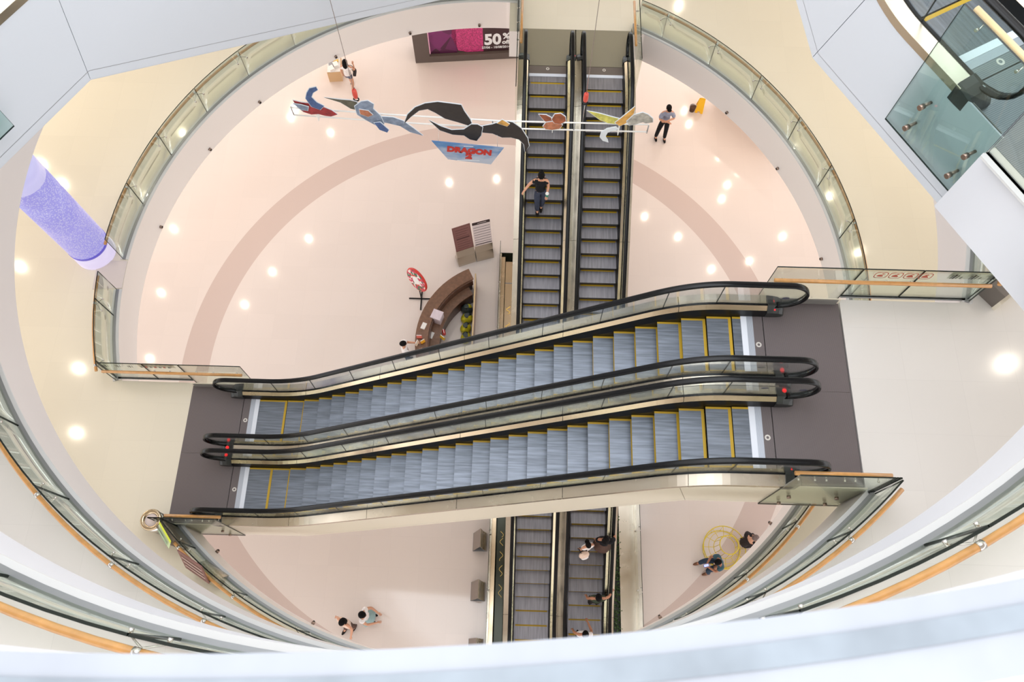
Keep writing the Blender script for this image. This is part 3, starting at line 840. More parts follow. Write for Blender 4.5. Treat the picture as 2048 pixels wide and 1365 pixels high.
m = MB(); m.lathe([(cr_ + .004, 0.44), (cr_ + .008, 0.50), (cr_ + .004, 0.52)], seg=40); m.build('lower_ring', 'column_ring', t)
m = MB(); m.lathe([(cr_ + .01, 0.0), (cr_ + .01, 0.10), (cr_, 0.44)], seg=40); m.build('glass_foot', 'column_white', t)
m = MB(); m.lathe([(cr_, 3.225), (cr_, 3.86)], seg=40); m.build('upper_sleeve', 'column_pale', t)
for k in range(4):
    m = MB(); m.lathe([(cr_ + .012, 3.86 + 0.07 * k), (cr_ + .014, 3.88 + 0.07 * k), (cr_ - .002, 3.928 + 0.07 * k)], seg=40); m.build('top_ring', 'column_ring' if k % 2 == 0 else 'column_pale', t)
# raised platform strip under the column, between the ends of the two balustrades
m = MB(); m.loft([[(pol(r_, a_)[0], pol(r_, a_)[1], z_) for r_, z_ in ((8.74, 0), (9.45, 0), (9.45, 0.02), (8.74, 0.02))] for a_ in (179.0, 180.3, 181.6, 182.9, 183.8)])
mat('plinth', (206, 196, 190), 0.5)
o = m.build('column_plinth', 'plinth'); o.location.z = LB
tag(o, 'pale plinth strip in front of the purple column, between two balustrade ends', 'plinth')

# ------------------------------------------------------------------ hanging display: two tubes with flat cut-out panels
fr = thing('tube_rack', 'long pair of white tubes hanging across the upper middle, carrying painted cut-outs', 'frame', (-1.0, 10.25, 11.1))
def rel(p): return (p[0] + 1.0, p[1] - 10.25, p[2] - 11.1)
up = [(-4.70, 10.43, 11.28), (-2.6, 10.31, 11.29), (-0.45, 10.22, 11.30), (2.54, 10.20, 11.33)]
dn = [(p[0] + 0.0, p[1], p[2] - 0.235) for p in up]
m = MB(); m.tube([rel(p) for p in up], 0.016, 8); m.build('upper_tube', 'paint_white', fr)
m = MB(); m.tube([rel(p) for p in dn], 0.016, 8); m.build('lower_tube', 'paint_white', fr)
for x, y in ((-4.70, 10.43), (-3.0, 10.33), (-0.6, 10.225), (1.05, 10.21), (2.54, 10.20)):
    m = MB(); m.tube([rel((x, y, 11.06)), rel((x, y, 11.30))], 0.013, 8); m.build('frame_post', 'shoe_grey', fr)
SH = {
'crescentL': [(-2.384, 11.247), (-2.28, 11.536), (-2.108, 11.757), (-1.9, 11.886), (-1.652, 11.941), (-1.412, 11.905), (-1.201, 11.869), (-1.152, 11.689), (-1.045, 11.43), (-1.0, 11.2), (-1.299, 11.34), (-1.543, 11.441), (-1.727, 11.62), (-1.866, 11.722), (-2.038, 11.669), (-2.217, 11.476)],
'spindle': [(-1.86, 11.43), (-1.67, 11.12), (-1.42, 10.99), (-1.187, 10.97), (-1.07, 10.842), (-0.938, 10.797), (-0.839, 10.985), (-0.8, 11.25), (-0.898, 11.33), (-1.02, 11.33), (-1.18, 11.16), (-1.43, 11.13), (-1.64, 11.24)],
'crescentR': [(-0.831, 11.247), (-0.598, 11.321), (-0.397, 11.441), (-0.197, 11.402), (-0.024, 11.217), (0.114, 10.893), (0.151, 10.639), (0.073, 10.407), (0.046, 10.686), (-0.06, 10.851), (-0.225, 10.912), (-0.41, 10.904), (-0.603, 11.029), (-0.806, 11.053)],
'hook': [(-4.20, 11.55), (-4.26, 11.80), (-4.201, 11.96), (-4.118, 12.092), (-3.982, 12.141), (-3.97, 12.06), (-4.08, 11.97), (-4.14, 11.84), (-4.07, 11.68), (-3.949, 11.58), (-4.05, 11.46)],
'leafred': [(-4.534, 11.70), (-4.384, 11.64), (-4.2, 11.62), (-4.072, 11.60), (-3.949, 11.50), (-3.832, 11.42), (-3.739, 11.30), (-3.881, 11.233), (-3.986, 11.25), (-4.12, 11.30), (-4.27, 11.28), (-4.408, 11.354), (-4.50, 11.5)],
'leafblue': [(-4.54, 11.66), (-4.40, 11.62), (-4.26, 11.56), (-4.30, 11.45), (-4.42, 11.47)],
'streamOrange': [(-3.22, 11.66), (-3.05, 11.62), (-2.98, 11.50), (-3.08, 11.44), (-3.22, 11.52)],
'streamBlue': [(-2.98, 11.28), (-2.86, 11.30), (-2.72, 11.06), (-2.76, 10.98), (-2.90, 11.06)],
'orangeFin': [(-0.50, 11.42), (-0.40, 11.53), (-0.26, 11.40), (-0.30, 11.33)],
'streamA': [(-3.858, 11.912), (-3.606, 11.863), (-3.366, 11.842), (-3.259, 11.80), (-3.17, 11.62), (-3.29, 11.56), (-3.407, 11.60), (-3.574, 11.78)],
'streamB': [(-3.30, 11.72), (-3.147, 11.87), (-3.017, 11.90), (-2.92, 11.80), (-2.95, 11.66), (-2.836, 11.45), (-2.80, 11.20), (-2.92, 11.10), (-3.03, 11.20), (-3.163, 11.33), (-3.29, 11.47)],
'streamC': [(-2.90, 11.40), (-2.598, 11.382), (-2.41, 11.278), (-2.233, 11.059), (-2.053, 10.817), (-2.299, 10.923), (-2.481, 11.114), (-2.723, 11.201), (-2.86, 11.24)],
'petalA': [(0.323, 11.642), (0.461, 11.628), (0.60, 11.52), (0.66, 11.42), (0.55, 11.38), (0.44, 11.45)],
'petalB': [(0.58, 11.56), (0.634, 11.716), (0.74, 11.74), (0.84, 11.64), (0.86, 11.52), (0.76, 11.42), (0.64, 11.44)],
'petalC': [(0.42, 11.30), (0.47, 11.42), (0.58, 11.45), (0.72, 11.44), (0.80, 11.36), (0.75, 11.24), (0.60, 11.20), (0.47, 11.22)],
'yellowA': [(1.261, 11.818), (1.513, 11.737), (1.77, 11.639), (1.90, 11.60), (1.84, 11.44), (1.70, 11.46), (1.53, 11.56)],
'yellowB': [(1.84, 11.50), (1.95, 11.66), (2.05, 11.82), (2.159, 12.004), (2.168, 11.82), (2.12, 11.68), (2.05, 11.50), (1.945, 11.40)],
'greyC': [(2.06, 11.58), (2.17, 11.78), (2.328, 11.86), (2.44, 11.80), (2.551, 11.68), (2.57, 11.58), (2.44, 11.54), (2.373, 11.58), (2.25, 11.50), (2.12, 11.46)],
'tailW': [(1.86, 11.42), (1.70, 11.36), (1.60, 11.24), (1.59, 11.08), (1.66, 10.97), (1.77, 10.92), (1.74, 10.99), (1.68, 11.10), (1.71, 11.24), (1.80, 11.30), (1.92, 11.36)],
}
mat('cut_black', (46, 40, 38), 0.6); mat('cut_edge', (214, 220, 226), 0.5); mat('cut_red', (150, 48, 50), 0.6); mat('cut_blue', (70, 92, 136), 0.6)
mat('cut_steel', (124, 136, 156), 0.6); mat('cut_rust', (150, 84, 56), 0.6); mat('cut_rust2', (176, 112, 82), 0.6); mat('cut_yellow', (196, 190, 96), 0.6); mat('cut_orange', (208, 158, 82), 0.6); mat('cut_grey', (168, 164, 156), 0.6); mat('cut_olive', (92, 88, 74), 0.6)
for nm_, mt_ in (('cut_black', .15), ('cut_red', .35), ('cut_blue', .3), ('cut_steel', .3), ('cut_rust', .35), ('cut_rust2', .3), ('cut_yellow', .3), ('cut_orange', .3), ('cut_grey', .35), ('cut_olive', .3)):
    noise_tint(MATS[nm_], 9, mt_, (1, 1, 1), 0, 4)
def fy(x): return 10.21 + max(0, -0.45 - x) * 0.052
def cutout(label, pieces, y):
    xs = [p[0] for k, _ in pieces for p in SH[k]]; zs = [p[1] for k, _ in pieces for p in SH[k]]
    cx_, cz_ = sum(xs) / len(xs), sum(zs) / len(zs)
    t = thing('hanging_cutout', label, 'decoration', (cx_, y, cz_), 0, 'painted cut-outs hung on the white tube frame')
    for i, (k, mt) in enumerate(pieces):
        P = [(x - cx_, z - cz_) for x, z in SH[k]]
        # a pale board slightly larger than the painted face
        mx_, mz_ = sum(p[0] for p in P) / len(P), sum(p[1] for p in P) / len(P)
        area = sum(P[j][0] * P[(j + 1) % len(P)][1] - P[(j + 1) % len(P)][0] * P[j][1] for j in range(len(P)))
        sg = 1 if area > 0 else -1
        big = []
        n = len(P)
        for j in range(n):
            a_, b_, c_ = P[j - 1], P[j], P[(j + 1) % n]
            d = Vector((c_[0] - a_[0], c_[1] - a_[1])); d.normalize()
            big.append((b_[0] + d.y * 0.014 * sg, b_[1] - d.x * 0.014 * sg))
        m = MB(); m.prism([(x, 0.016 - 0.022 * i, z) for x, z in big], (0, 0.014, 0)); m.build('board', 'cut_edge', t)
        m = MB(); m.prism([(x, 0.010 - 0.022 * i, z) for x, z in P], (0, 0.006, 0)); m.build('painted_face', mt, t)
    m = MB(); m.box(-0.007, 0.007, 0.02, fy(cx_) - y, 11.06 - cz_, 11.32 - cz_); m.build('clip', 'paint_white', t)
    return t
cutout('red and blue curled shape, leftmost cut-out on the hanging tubes', [('leafred', 'cut_red'), ('hook', 'cut_blue'), ('leafblue', 'cut_steel')], 10.26)
cutout('long grey blue streamer shape, second cut-out from the left on the tubes', [('streamA', 'cut_olive'), ('streamC', 'cut_steel'), ('streamB', 'cut_steel'), ('streamOrange', 'cut_rust2'), ('streamBlue', 'cut_blue')], 10.18)
cutout('wide black double crescent shape, largest cut-out in the middle of the tubes', [('crescentL', 'cut_black'), ('crescentR', 'cut_black'), ('spindle', 'cut_black'), ('orangeFin', 'cut_orange')], 10.12)
cutout('small rusty brown petal shape hung over the left long escalator', [('petalA', 'cut_rust'), ('petalC', 'cut_rust2'), ('petalB', 'cut_rust')], 10.12)
cutout('yellow and grey leaf shape, rightmost cut-out on the hanging tubes', [('yellowA', 'cut_yellow'), ('yellowB', 'cut_orange'), ('greyC', 'cut_grey'), ('tailW', 'cut_edge')], 10.10)
mat('hook_red', (206, 74, 60), 0.4)
for (x, z, lab) in ((-3.26, 11.95, 'red load hook on a thin wire above the left end of the tubes'), (1.21, 12.02, 'red load hook on a thin wire above the right long escalator')):
    t = thing('wire_hook', lab, 'hook', (x, 10.24, z), 0, 'red hooks on thin wires')
    m = MB(); m.tube([(0, 0, 0.15), (0, 0, 9.0)], 0.006, 6); m.build('wire', 'chrome', t)
    m = MB(); m.lathe([(0.03, 0.16), (0.045, 0.14), (0.05, 0.02), (0.045, -0.06), (0.03, -0.08)], seg=14); m.build('body', 'hook_red', t)
    m = MB(); m.tube([(0.05 * math.cos(2 * PI * k / 16), 0.0, -0.12 + 0.05 * math.sin(2 * PI * k / 16)) for k in range(16)], 0.014, 8, closed=True); m.build('ring', 'rubber', t)
    m = MB(); m.tube([(0, 0, -0.16), (0.0, 0.0, 11.27 - z)], 0.005, 6); m.build('sling', 'chrome', t)
# title board under the black cut-out
t = thing('title_board', 'blue sky trapezoid board lettered in red, under the black cut-out', 'sign', (-1.1, 9.9, 10.63))
m_ = mat('board_sky', (120, 150, 186), 0.5)
b_ = m_.node_tree.nodes['Principled BSDF']; tc = N(m_, 'ShaderNodeTexCoord'); nz = N(m_, 'ShaderNodeTexNoise'); nz.inputs['Scale'].default_value = 2.2; nz.inputs['Detail'].default_value = 4
mp = N(m_, 'ShaderNodeMapping'); mp.inputs['Scale'].default_value = (1, 1, 2.5); L(m_, tc.outputs['Object'], mp.inputs['Vector']); L(m_, mp.outputs[0], nz.inputs['Vector'])
sp = N(m_, 'ShaderNodeSeparateXYZ'); L(m_, tc.outputs['Object'], sp.inputs[0])
ad = N(m_, 'ShaderNodeMath', operation='MULTIPLY_ADD'); ad.inputs[1].default_value = 0.75; L(m_, sp.outputs['Z'], ad.inputs[0]); L(m_, nz.outputs['Fac'], ad.inputs[2])
cr = N(m_, 'ShaderNodeValToRGB'); cr.color_ramp.elements[0].position = 0.35; cr.color_ramp.elements[0].color = lin((176, 184, 200)); cr.color_ramp.elements[1].position = 0.72; cr.color_ramp.elements[1].color = lin((84, 128, 178))
L(m_, ad.outputs[0], cr.inputs[0]); L(m_, cr.outputs[0], b_.inputs['Base Color'])
m = MB(); m.prism([(-0.736, 0, 0.384), (0.737, 0, 0.212), (0.459, 0, -0.383), (-0.444, 0, -0.243)], (0, 0.015, 0)); m.build('board', 'board_sky', t)
for x_, z_ in ((-0.6, 0.36), (0.6, 0.22)):
    m = MB(); m.tube([(x_, 0.012, z_ - 0.02), (x_ - 0.01, 0.325, 0.44)], 0.004, 6); m.build('cord', 'chrome', t)
mat('title_red', (186, 44, 34), 0.5)
RX = Matrix.Rotation(rad(90), 4, 'X')
TL = Matrix.Rotation(rad(6.5), 4, 'Y')
text_mesh('title_lettering', 'DRAGON', 0.235, 'title_red', t, Matrix.Translation((0.02, -0.006, 0.075)) @ TL @ RX, 0.003, bold=0.016, sx=0.90)
text_mesh('title_lettering', '2', 0.22, 'title_red', t, Matrix.Translation((0.0, -0.006, -0.115)) @ TL @ RX, 0.003, bold=0.018, sx=1.1)
mat('print_white', (236, 238, 240), 0.5)
m = MB(); m.box(-0.09, 0.11, -0.004, -0.001, 0.225, 0.238); m.build('fine_print', 'print_white', t)
m = MB(); m.box(-0.25, 0.22, -0.004, -0.001, -0.262, -0.250); m.build('fine_print', 'print_white', t)

# ------------------------------------------------------------------ sale hoarding at the far side of the ground floor
t = thing('sale_hoarding', 'dark shop hoarding with purple poster and big 50% lettering, at the top', 'sign', (-4.16, 21.50, 0), rad(5.4))
m = MB(); m.box(0, 4.3, 0.0, 0.9, 0, 0.32); m.box(0, 0.56, 0.0, 0.9, 0.32, 3.0); m.box(0.56, 4.3, 0.18, 0.9, 0.32, 3.0); m.build('frame', mat('hoarding', (96, 84, 78), 0.6).name, t)
m_ = mat('poster_purple', (86, 30, 72), 0.35)
b_ = m_.node_tree.nodes['Principled BSDF']; tc = N(m_, 'ShaderNodeTexCoord'); vo = N(m_, 'ShaderNodeTexVoronoi'); vo.inputs['Scale'].default_value = 1.7
L(m_, tc.outputs['Object'], vo.inputs['Vector']); sp = N(m_, 'ShaderNodeSeparateXYZ'); L(m_, vo.outputs['Color'], sp.inputs[0])
cr = N(m_, 'ShaderNodeValToRGB'); cr.color_ramp.elements[0].color = lin((58, 22, 44)); cr.color_ramp.elements[1].color = lin((132, 46, 112)); L(m_, sp.outputs['X'], cr.inputs[0]); L(m_, cr.outputs[0], b_.inputs['Base Color'])
noise_tint(mat('poster_glitter', (190, 60, 118), 0.35), 22, 0.45, (1, 1, 1), 0, 2)
mat('poster_dark', (58, 34, 40), 0.35)
m = MB(); m.box(0.60, 1.62, 0.12, 0.175, 0.34, 2.9); m.build('poster', 'poster_purple', t)
m = MB(); m.prism([(1.66, 0.12, 0.45), (2.0, 0.12, 0.34), (2.62, 0.12, 0.34), (2.62, 0.12, 2.9), (1.62, 0.12, 2.9), (1.45, 0.12, 1.2)], (0, 0.05, 0)); m.build('poster_picture', 'poster_glitter', t)
m = MB(); m.box(2.62, 4.28, 0.12, 0.175, 0.34, 2.9); m.build('poster_ground', 'poster_dark', t)
m = MB(); m.box(0.565, 0.60, 0.11, 0.18, 0.33, 2.9); m.build('light_edge', mat('edge_pink', (226, 170, 190), 0.4, emit=(255, 190, 210), estr=0.3).name, t)
text_mesh('lettering', '50', 0.74, 'print_white', t, Matrix.Translation((2.98, 0.112, 0.92)) @ RX, 0.004, bold=0.03, sx=0.86)
text_mesh('lettering', '%', 0.40, 'print_white', t, Matrix.Translation((3.50, 0.112, 1.08)) @ RX, 0.004, bold=0.012)
text_mesh('lettering', 'off', 0.28, 'print_white', t, Matrix.Translation((3.48, 0.112, 0.78)) @ RX, 0.004, bold=0.01)
text_mesh('lettering', '27/06 - 10/08/2014', 0.155, 'print_white', t, Matrix.Translation((3.10, 0.112, 0.53)) @ RX, 0.004, bold=0.004, sx=0.9)

# ------------------------------------------------------------------ people
mat('skin', (206, 152, 122), 0.5); mat('skin_tan', (178, 122, 92), 0.5); mat('hair', (14, 11, 11), 0.75, 0, 0.15); mat('eye', (20, 16, 16), 0.3); mat('lips', (150, 84, 76), 0.5)
for k, c in dict(black=(26, 26, 30), jeans=(62, 66, 82), greyblue=(146, 152, 172), white=(236, 230, 228), shorts=(104, 108, 124), green=(58, 66, 52), teal=(66, 96, 108), denim=(52, 66, 84), brown=(84, 60, 48),
                 peach=(232, 206, 188), sky=(150, 176, 176), charcoal=(52, 46, 46), print_=(96, 74, 66), taupe=(120, 104, 100), shoe=(30, 26, 26), tan_shoe=(120, 84, 66), navy=(40, 44, 60)).items():
    noise_tint(mat('cloth_' + k, c, 0.85, 0, 0.2), 14, 0.10)
def skin_mesh(name, verts, edges, radii, mt, parent, level=1, root=0):
    me = bpy.data.meshes.new(name); me.from_pydata([tuple(v) for v in verts], edges, [])
    o = bpy.data.objects.new(name, me); COL.objects.link(o)
    md = o.modifiers.new('skin', 'SKIN'); md.use_smooth_shade = True; md.branch_smoothing = 0.6
    if not me.skin_vertices: pass
    sv = me.skin_vertices[0].data
    for i, r in enumerate(radii):
        sv[i].radius = r if isinstance(r, tuple) else (r, r); sv[i].use_root = (i == root)
    sb = o.modifiers.new('sub', 'SUBSURF'); sb.levels = level; sb.render_levels = level
    dg = bpy.context.evaluated_depsgraph_get()
    me2 = bpy.data.meshes.new_from_object(o.evaluated_get(dg)); me2.name = name
    bpy.data.objects.remove(o)
    me2.materials.clear(); me2.materials.append(MATS[mt])
    for p in me2.polygons: p.use_smooth = True
    ob = bpy.data.objects.new(name, me2); COL.objects.link(ob); ob.parent = parent
    return ob
def person(label, loc, face, J=None, hair='short', top='white', sleeve=0.5, bottom='jeans', leg='trousers', shoe='shoe', skin='skin', scale=1.0, group='people', extra=None):
    root = thing('person', label, 'person', loc, rad(face), group)
    V = dict(pelvis=(0, 0, .92), waist=(0, 0, 1.06), chest=(0, 0, 1.25), collar=(0, 0, 1.38), neck=(0, .01, 1.455), head=(0, .025, 1.545), crown=(0, .015, 1.63),
             shR=(.165, 0, 1.365), elR=(.215, -.02, 1.10), wrR=(.225, .06, .87), shL=(-.165, 0, 1.365), elL=(-.215, -.02, 1.10), wrL=(-.225, .06, .87),
             hiR=(.085, 0, .88), knR=(.095, .02, .49), anR=(.10, -.02, .09), hiL=(-.085, 0, .88), knL=(-.095, .02, .49), anL=(-.10, -.02, .09))
    V.update(J or {})
    V = {k: Vector(v) * scale for k, v in V.items()}
    for sd in 'RL':
        if 'toe' + sd not in V:
            V['toe' + sd] = V['an' + sd] + Vector((0, .14, -.05)) * scale
    names = ['pelvis', 'waist', 'chest', 'collar', 'neck', 'head', 'crown', 'shR', 'elR', 'wrR', 'shL', 'elL', 'wrL', 'hiR', 'knR', 'anR', 'toeR', 'hiL', 'knL', 'anL', 'toeL']
    rad_ = dict(pelvis=(.135, .105), waist=(.115, .095), chest=(.135, .10), collar=(.085, .07), neck=.055, head=(.074, .088), crown=(.05, .06), shR=.050, elR=.043, wrR=.030, shL=.050, elL=.043, wrL=.030,
                hiR=.09, knR=.06, anR=.042, toeR=(.036, .028), hiL=.09, knL=.06, anL=.042, toeL=(.036, .028))
    vs = [V[n] for n in names]; rs = [tuple(q * scale for q in (rad_[n] if isinstance(rad_[n], tuple) else (rad_[n],) * 2)) for n in names]
    ix = {n: i for i, n in enumerate(names)}
    E_ = [('pelvis', 'waist'), ('waist', 'chest'), ('chest', 'collar'), ('collar', 'neck'), ('neck', 'head'), ('head', 'crown'), ('collar', 'shR'), ('shR', 'elR'), ('elR', 'wrR'), ('collar', 'shL'), ('shL', 'elL'), ('elL', 'wrL'),
          ('pelvis', 'hiR'), ('hiR', 'knR'), ('knR', 'anR'), ('anR', 'toeR'), ('pelvis', 'hiL'), ('hiL', 'knL'), ('knL', 'anL'), ('anL', 'toeL')]
    E_ = [(ix[a], ix[b]) for a, b in E_]
    # hands: palm, four fingers of different length and a thumb from the side of the palm
    for sd, sg in (('R', 1), ('L', -1)):
        d = (V['wr' + sd] - V['el' + sd]).normalized()
        side = d.cross(Vector((0, 0, 1)))
        if side.length < .1: side = Vector((0, 1, 0))
        side.normalize(); nrm = side.cross(d).normalized()
        palm = V['wr' + sd] + d * .055 * scale
        ip = len(vs); vs.append(palm); rs.append((.030 * scale, .014 * scale)); E_.append((ix['wr' + sd], ip))
        for k, ln in enumerate((.062, .072, .068, .052)):
            off = side * ((k - 1.5) * .019 * scale)
            a = palm + d * .045 * scale + off; b = a + d * ln * .55 * scale - nrm * .012 * scale; c = b + d * ln * .35 * scale - nrm * .022 * scale
            i = len(vs); vs += [a, b, c]; rs += [(.009 * scale,) * 2, (.008 * scale,) * 2, (.007 * scale,) * 2]; E_ += [(ip, i), (i, i + 1), (i + 1, i + 2)]
        a = palm + side * (-.034 * scale) + d * .0; b = a + d * .03 * scale - side * .012 * scale
        i = len(vs); vs += [a, b]; rs += [(.010 * scale,) * 2, (.008 * scale,) * 2]; E_ += [(ip, i), (i, i + 1)]
    nose = V['head'] + Vector((0, .10, -.005)) * scale
    i = len(vs); vs.append(nose); rs.append((.012 * scale,) * 2); E_.append((ix['head'], i))
    skin_mesh('body', vs, E_, rs, 'skin' if skin == 'skin' else skin, root, 1, 0)
    # torso garment
    tv = [V['pelvis'] + (V['pelvis'] - V['waist']) * .35, V['waist'], V['chest'], V['collar'] + Vector((0, 0, .015))]; tr_ = [(.168, .135), (.150, .125), (.170, .130), (.140, .108)]
    te = [(0, 1), (1, 2), (2, 3)]
    for sd in 'RL':
        s0 = V['sh' + sd]; e0 = V['el' + sd]; w0 = V['wr' + sd]
        i = len(tv); tv.append(s0); tr_.append((.108, .104)); te.append((3, i))
        if sleeve <= 1: tv.append(s0.lerp(e0, sleeve)); tr_.append((.066, .066)); te.append((i, i + 1))
        else: tv += [e0, e0.lerp(w0, sleeve - 1)]; tr_ += [(.05, .05), (.038, .038)]; te += [(i, i + 1), (i + 1, i + 2)]
    skin_mesh('shirt', tv, te, [(a * scale, b * scale) for a, b in tr_], 'cloth_' + top, root, 1, 0)
    if leg == 'skirt':
        m = MB(); c = V['pelvis']; rr_ = []
        for z, r_ in ((-.42, .26), (-.2, .21), (0.02, .15), (.14, .13)): rr_.append([(c.x + r_ * scale * (1 + .07 * math.cos(6 * 2 * PI * j / 24)) * math.cos(2 * PI * j / 24), c.y + r_ * scale * .85 * math.sin(2 * PI * j / 24), c.z + z * scale) for j in range(24)])
        m.loft(rr_, True, False, 0, True); m.build('skirt', 'cloth_' + bottom, root)
    else:
        f = {'trousers': 1.0, 'shorts': 0.45}[leg]
        tv = [V['pelvis'].lerp(V['waist'], .9), V['pelvis']]; tr_ = [(.14, .115), (.152, .122)]; te = [(0, 1)]
        for sd in 'RL':
            h, k, a = V['hi' + sd], V['kn' + sd], V['an' + sd]; i = len(tv)
            tv.append(h); tr_.append((.108, .108)); te.append((1, i))
            if f >= 1: tv += [k, k.lerp(a, 1.06)]; tr_ += [(.082, .082), (.066, .066)]; te += [(i, i + 1), (i + 1, i + 2)]
            else: tv.append(h.lerp(k, f)); tr_.append((.09, .09)); te.append((i, i + 1))
        skin_mesh('trousers' if f >= 1 else 'shorts', tv, te, [(a * scale, b * scale) for a, b in tr_], 'cloth_' + bottom, root, 1, 1)
    for sd in 'RL':
        a, t_ = V['an' + sd], V['toe' + sd]; d = (t_ - a); d.z = 0; d.normalize()
        c = a.lerp(t_, .5); ang = math.atan2(-d.x, d.y)
        m = MB(); m.sphere((0, 0, 0), (.047 * scale, .135 * scale, .042 * scale), 0, 12, 8, Matrix.Translation((c.x, c.y, min(a.z, t_.z + .03) - .02 * scale)) @ Matrix.Rotation(ang, 4, 'Z'))
        m.build('shoe', 'cloth_' + shoe, root)
    h = V['head']; cr = V['crown']
    ax = (cr - V['neck']).normalized()
    RH = ax.to_track_quat('Z', 'Y').to_matrix().to_4x4() if ax.z < 0.97 else Matrix.Identity(4)
    T_ = Matrix.Translation(h + Vector((0, -.012, .03)) * scale) @ (Matrix.Rotation(math.atan2(-ax.y, ax.z), 4, 'X'))
    m = MB(); m.sphere((0, -.012 * scale, .022 * scale), (.092 * scale, .112 * scale, .098 * scale), 0, 18, 12, T_)
    if hair == 'long':
        m.sphere((0, -.075 * scale, -.10 * scale), (.092 * scale, .055 * scale, .17 * scale), 0, 14, 10, T_)
        m.sphere((.075 * scale, -.03 * scale, -.08 * scale), (.03 * scale, .05 * scale, .13 * scale), 0, 10, 8, T_); m.sphere((-.075 * scale, -.03 * scale, -.08 * scale), (.03 * scale, .05 * scale, .13 * scale), 0, 10, 8, T_)
    if hair == 'bun': m.sphere((0, -.12 * scale, .06 * scale), .045 * scale, 0, 12, 8, T_)
    ho = m.build('hair' if hair not in ('cap', 'hat') else 'cap', 'hair' if hair != 'hat' else 'cloth_taupe', root)
    if hair in ('cap', 'hat'):
        m = MB(); m.sphere((0, .10 * scale, .02 * scale), (.075 * scale, .075 * scale, .012 * scale), 0, 14, 6, T_); m.build('peak', 'hair' if hair == 'cap' else 'cloth_taupe', ho)
    for sg in (-1, 1):
        m = MB(); m.sphere((.03 * sg * scale, .083 * scale, -.01 * scale), .011 * scale, 0, 8, 6, T_); m.build('eye', 'eye', root)
        m = MB(); m.sphere((.088 * sg * scale, 0.0, -.02 * scale), (.012 * scale, .02 * scale, .03 * scale), 0, 8, 6, T_); m.build('ear', skin, root)
    m = MB(); m.sphere((0, .09 * scale, -.07 * scale), (.024 * scale, .008 * scale, .007 * scale), 0, 8, 6, T_); m.build('mouth', 'lips', root)
    return root
def stepz(n, s):
    c = [x for x in n if x <= s]; return EY.z(c[-1] if c else 0)
yn_l, yn_r = NOSES[2], NOSES[3]
GP = 'people in the atrium'
zb = stepz(yn_l, 11.64 - .35) + .0
person('woman in black top riding the left long escalator, holding a white cup', (0.52, 11.66, zb), 180,
       dict(elR=(.30, .0, 1.17), wrR=(.44, .13, 1.02), elL=(-.20, .02, 1.12), wrL=(-.17, .20, 1.06), anR=(.05, .10, .09), knR=(.07, .10, .5), anL=(-.05, -.04, .09)), 'bun', 'black', .45, 'jeans', group=GP)
t = thing('paper_cup', 'white lidded paper cup with green base held by the woman in black', 'cup', (0.69, 11.40, zb + 1.0))
m = MB(); m.lathe([(.032, 0), (.044, .15)], seg=18); m.build('cup_body', mat('cup_green', (30, 128, 104), 0.4).name, t)
m = MB(); m.lathe([(.047, .15), (.048, .165), (.040, .18), (.0401, .182)], seg=18); m.build('lid', 'paint_white', t)
person('security guard in grey shirt and black trousers standing with folded arms, upper right', (5.12, 18.36, 0), 185,
       dict(elR=(.25, .10, 1.12), wrR=(.03, .25, 1.16), elL=(-.25, .10, 1.14), wrL=(-.02, .22, 1.20), anR=(.19, .02, .09), knR=(.15, .02, .5), anL=(-.10, .10, .09), knL=(-.1, .05, .5)), 'cap', 'greyblue', .9, 'black', scale=1.06, group=GP)
person('woman with long black hair, white top and grey shorts walking at top left', (-6.46, 20.08, 0), -8,
       dict(elR=(.26, .08, 1.12), wrR=(.20, .22, 1.22), anL=(-.09, .30, .12), knL=(-.09, .26, .5), anR=(.04, -.05, .09)), 'long', 'white', .6, 'shorts', 'shorts', group=GP)
t = thing('shoulder_bag', 'small dark shoulder bag on the woman in white at top left', 'bag', (-6.20, 20.10, 0.95))
m = MB(); m.loft([[(-.05, -.11, 0), (.05, -.11, 0), (.05, .11, 0), (-.05, .11, 0)], [(-.055, -.125, .09), (.055, -.125, .09), (.055, .125, .09), (-.055, .125, .09)], [(-.03, -.11, .19), (.03, -.11, .19), (.03, .11, .19), (-.03, .11, .19)]]); m.build('bag_body', 'cloth_charcoal', t)
m = MB(); m.tube([(0, -.1, .18), (-.08, -.05, .38), (-.16, 0.0, .47), (-.08, .06, .38), (0, .1, .18)], .01, 6); m.build('strap', 'cloth_charcoal', t)
person('staff member in white shirt with short black hair reaching over the wooden counter', (-3.50, 9.22, 0), -75,
       dict(elR=(.22, .16, 1.14), wrR=(.16, .40, 1.16), elL=(-.20, .14, 1.14), wrL=(-.12, .38, 1.15)), 'short', 'white', .7, 'navy', group=GP)
person('woman with dark wavy hair in pale pink top walking at the bottom left', (-4.50, 1.06, 0), 150,
       dict(elR=(.26, .0, 1.12), wrR=(.34, .02, .95), elL=(-.26, .05, 1.10), wrL=(-.30, .20, .95), anR=(.09, .18, .09)), 'long', 'peach', .55, 'print_', group=GP)
person('woman with black hair and pale blue skirt, right of her friend at bottom left', (-3.98, 1.26, 0), -100,
       dict(elR=(.22, .12, 1.12), wrR=(.12, .34, 1.08), elL=(-.24, .12, 1.12), wrL=(-.16, .30, 1.02), pelvis=(0, -.02, .92)), 'long', 'white', .3, 'sky', 'skirt', group=GP)
zc = stepz(yn_r, 3.19 - .35)
person('child in white shirt with pale backpack, standing on the right long escalator', (2.10, 3.17, zc), 20, dict(), 'cap', 'white', .5, 'charcoal', scale=.86, group=GP)
t = thing('backpack', 'pale pink and white backpack on the child on the escalator', 'bag', (2.02, 2.96, zc + .78), rad(20), 'rucksacks on the escalator riders')
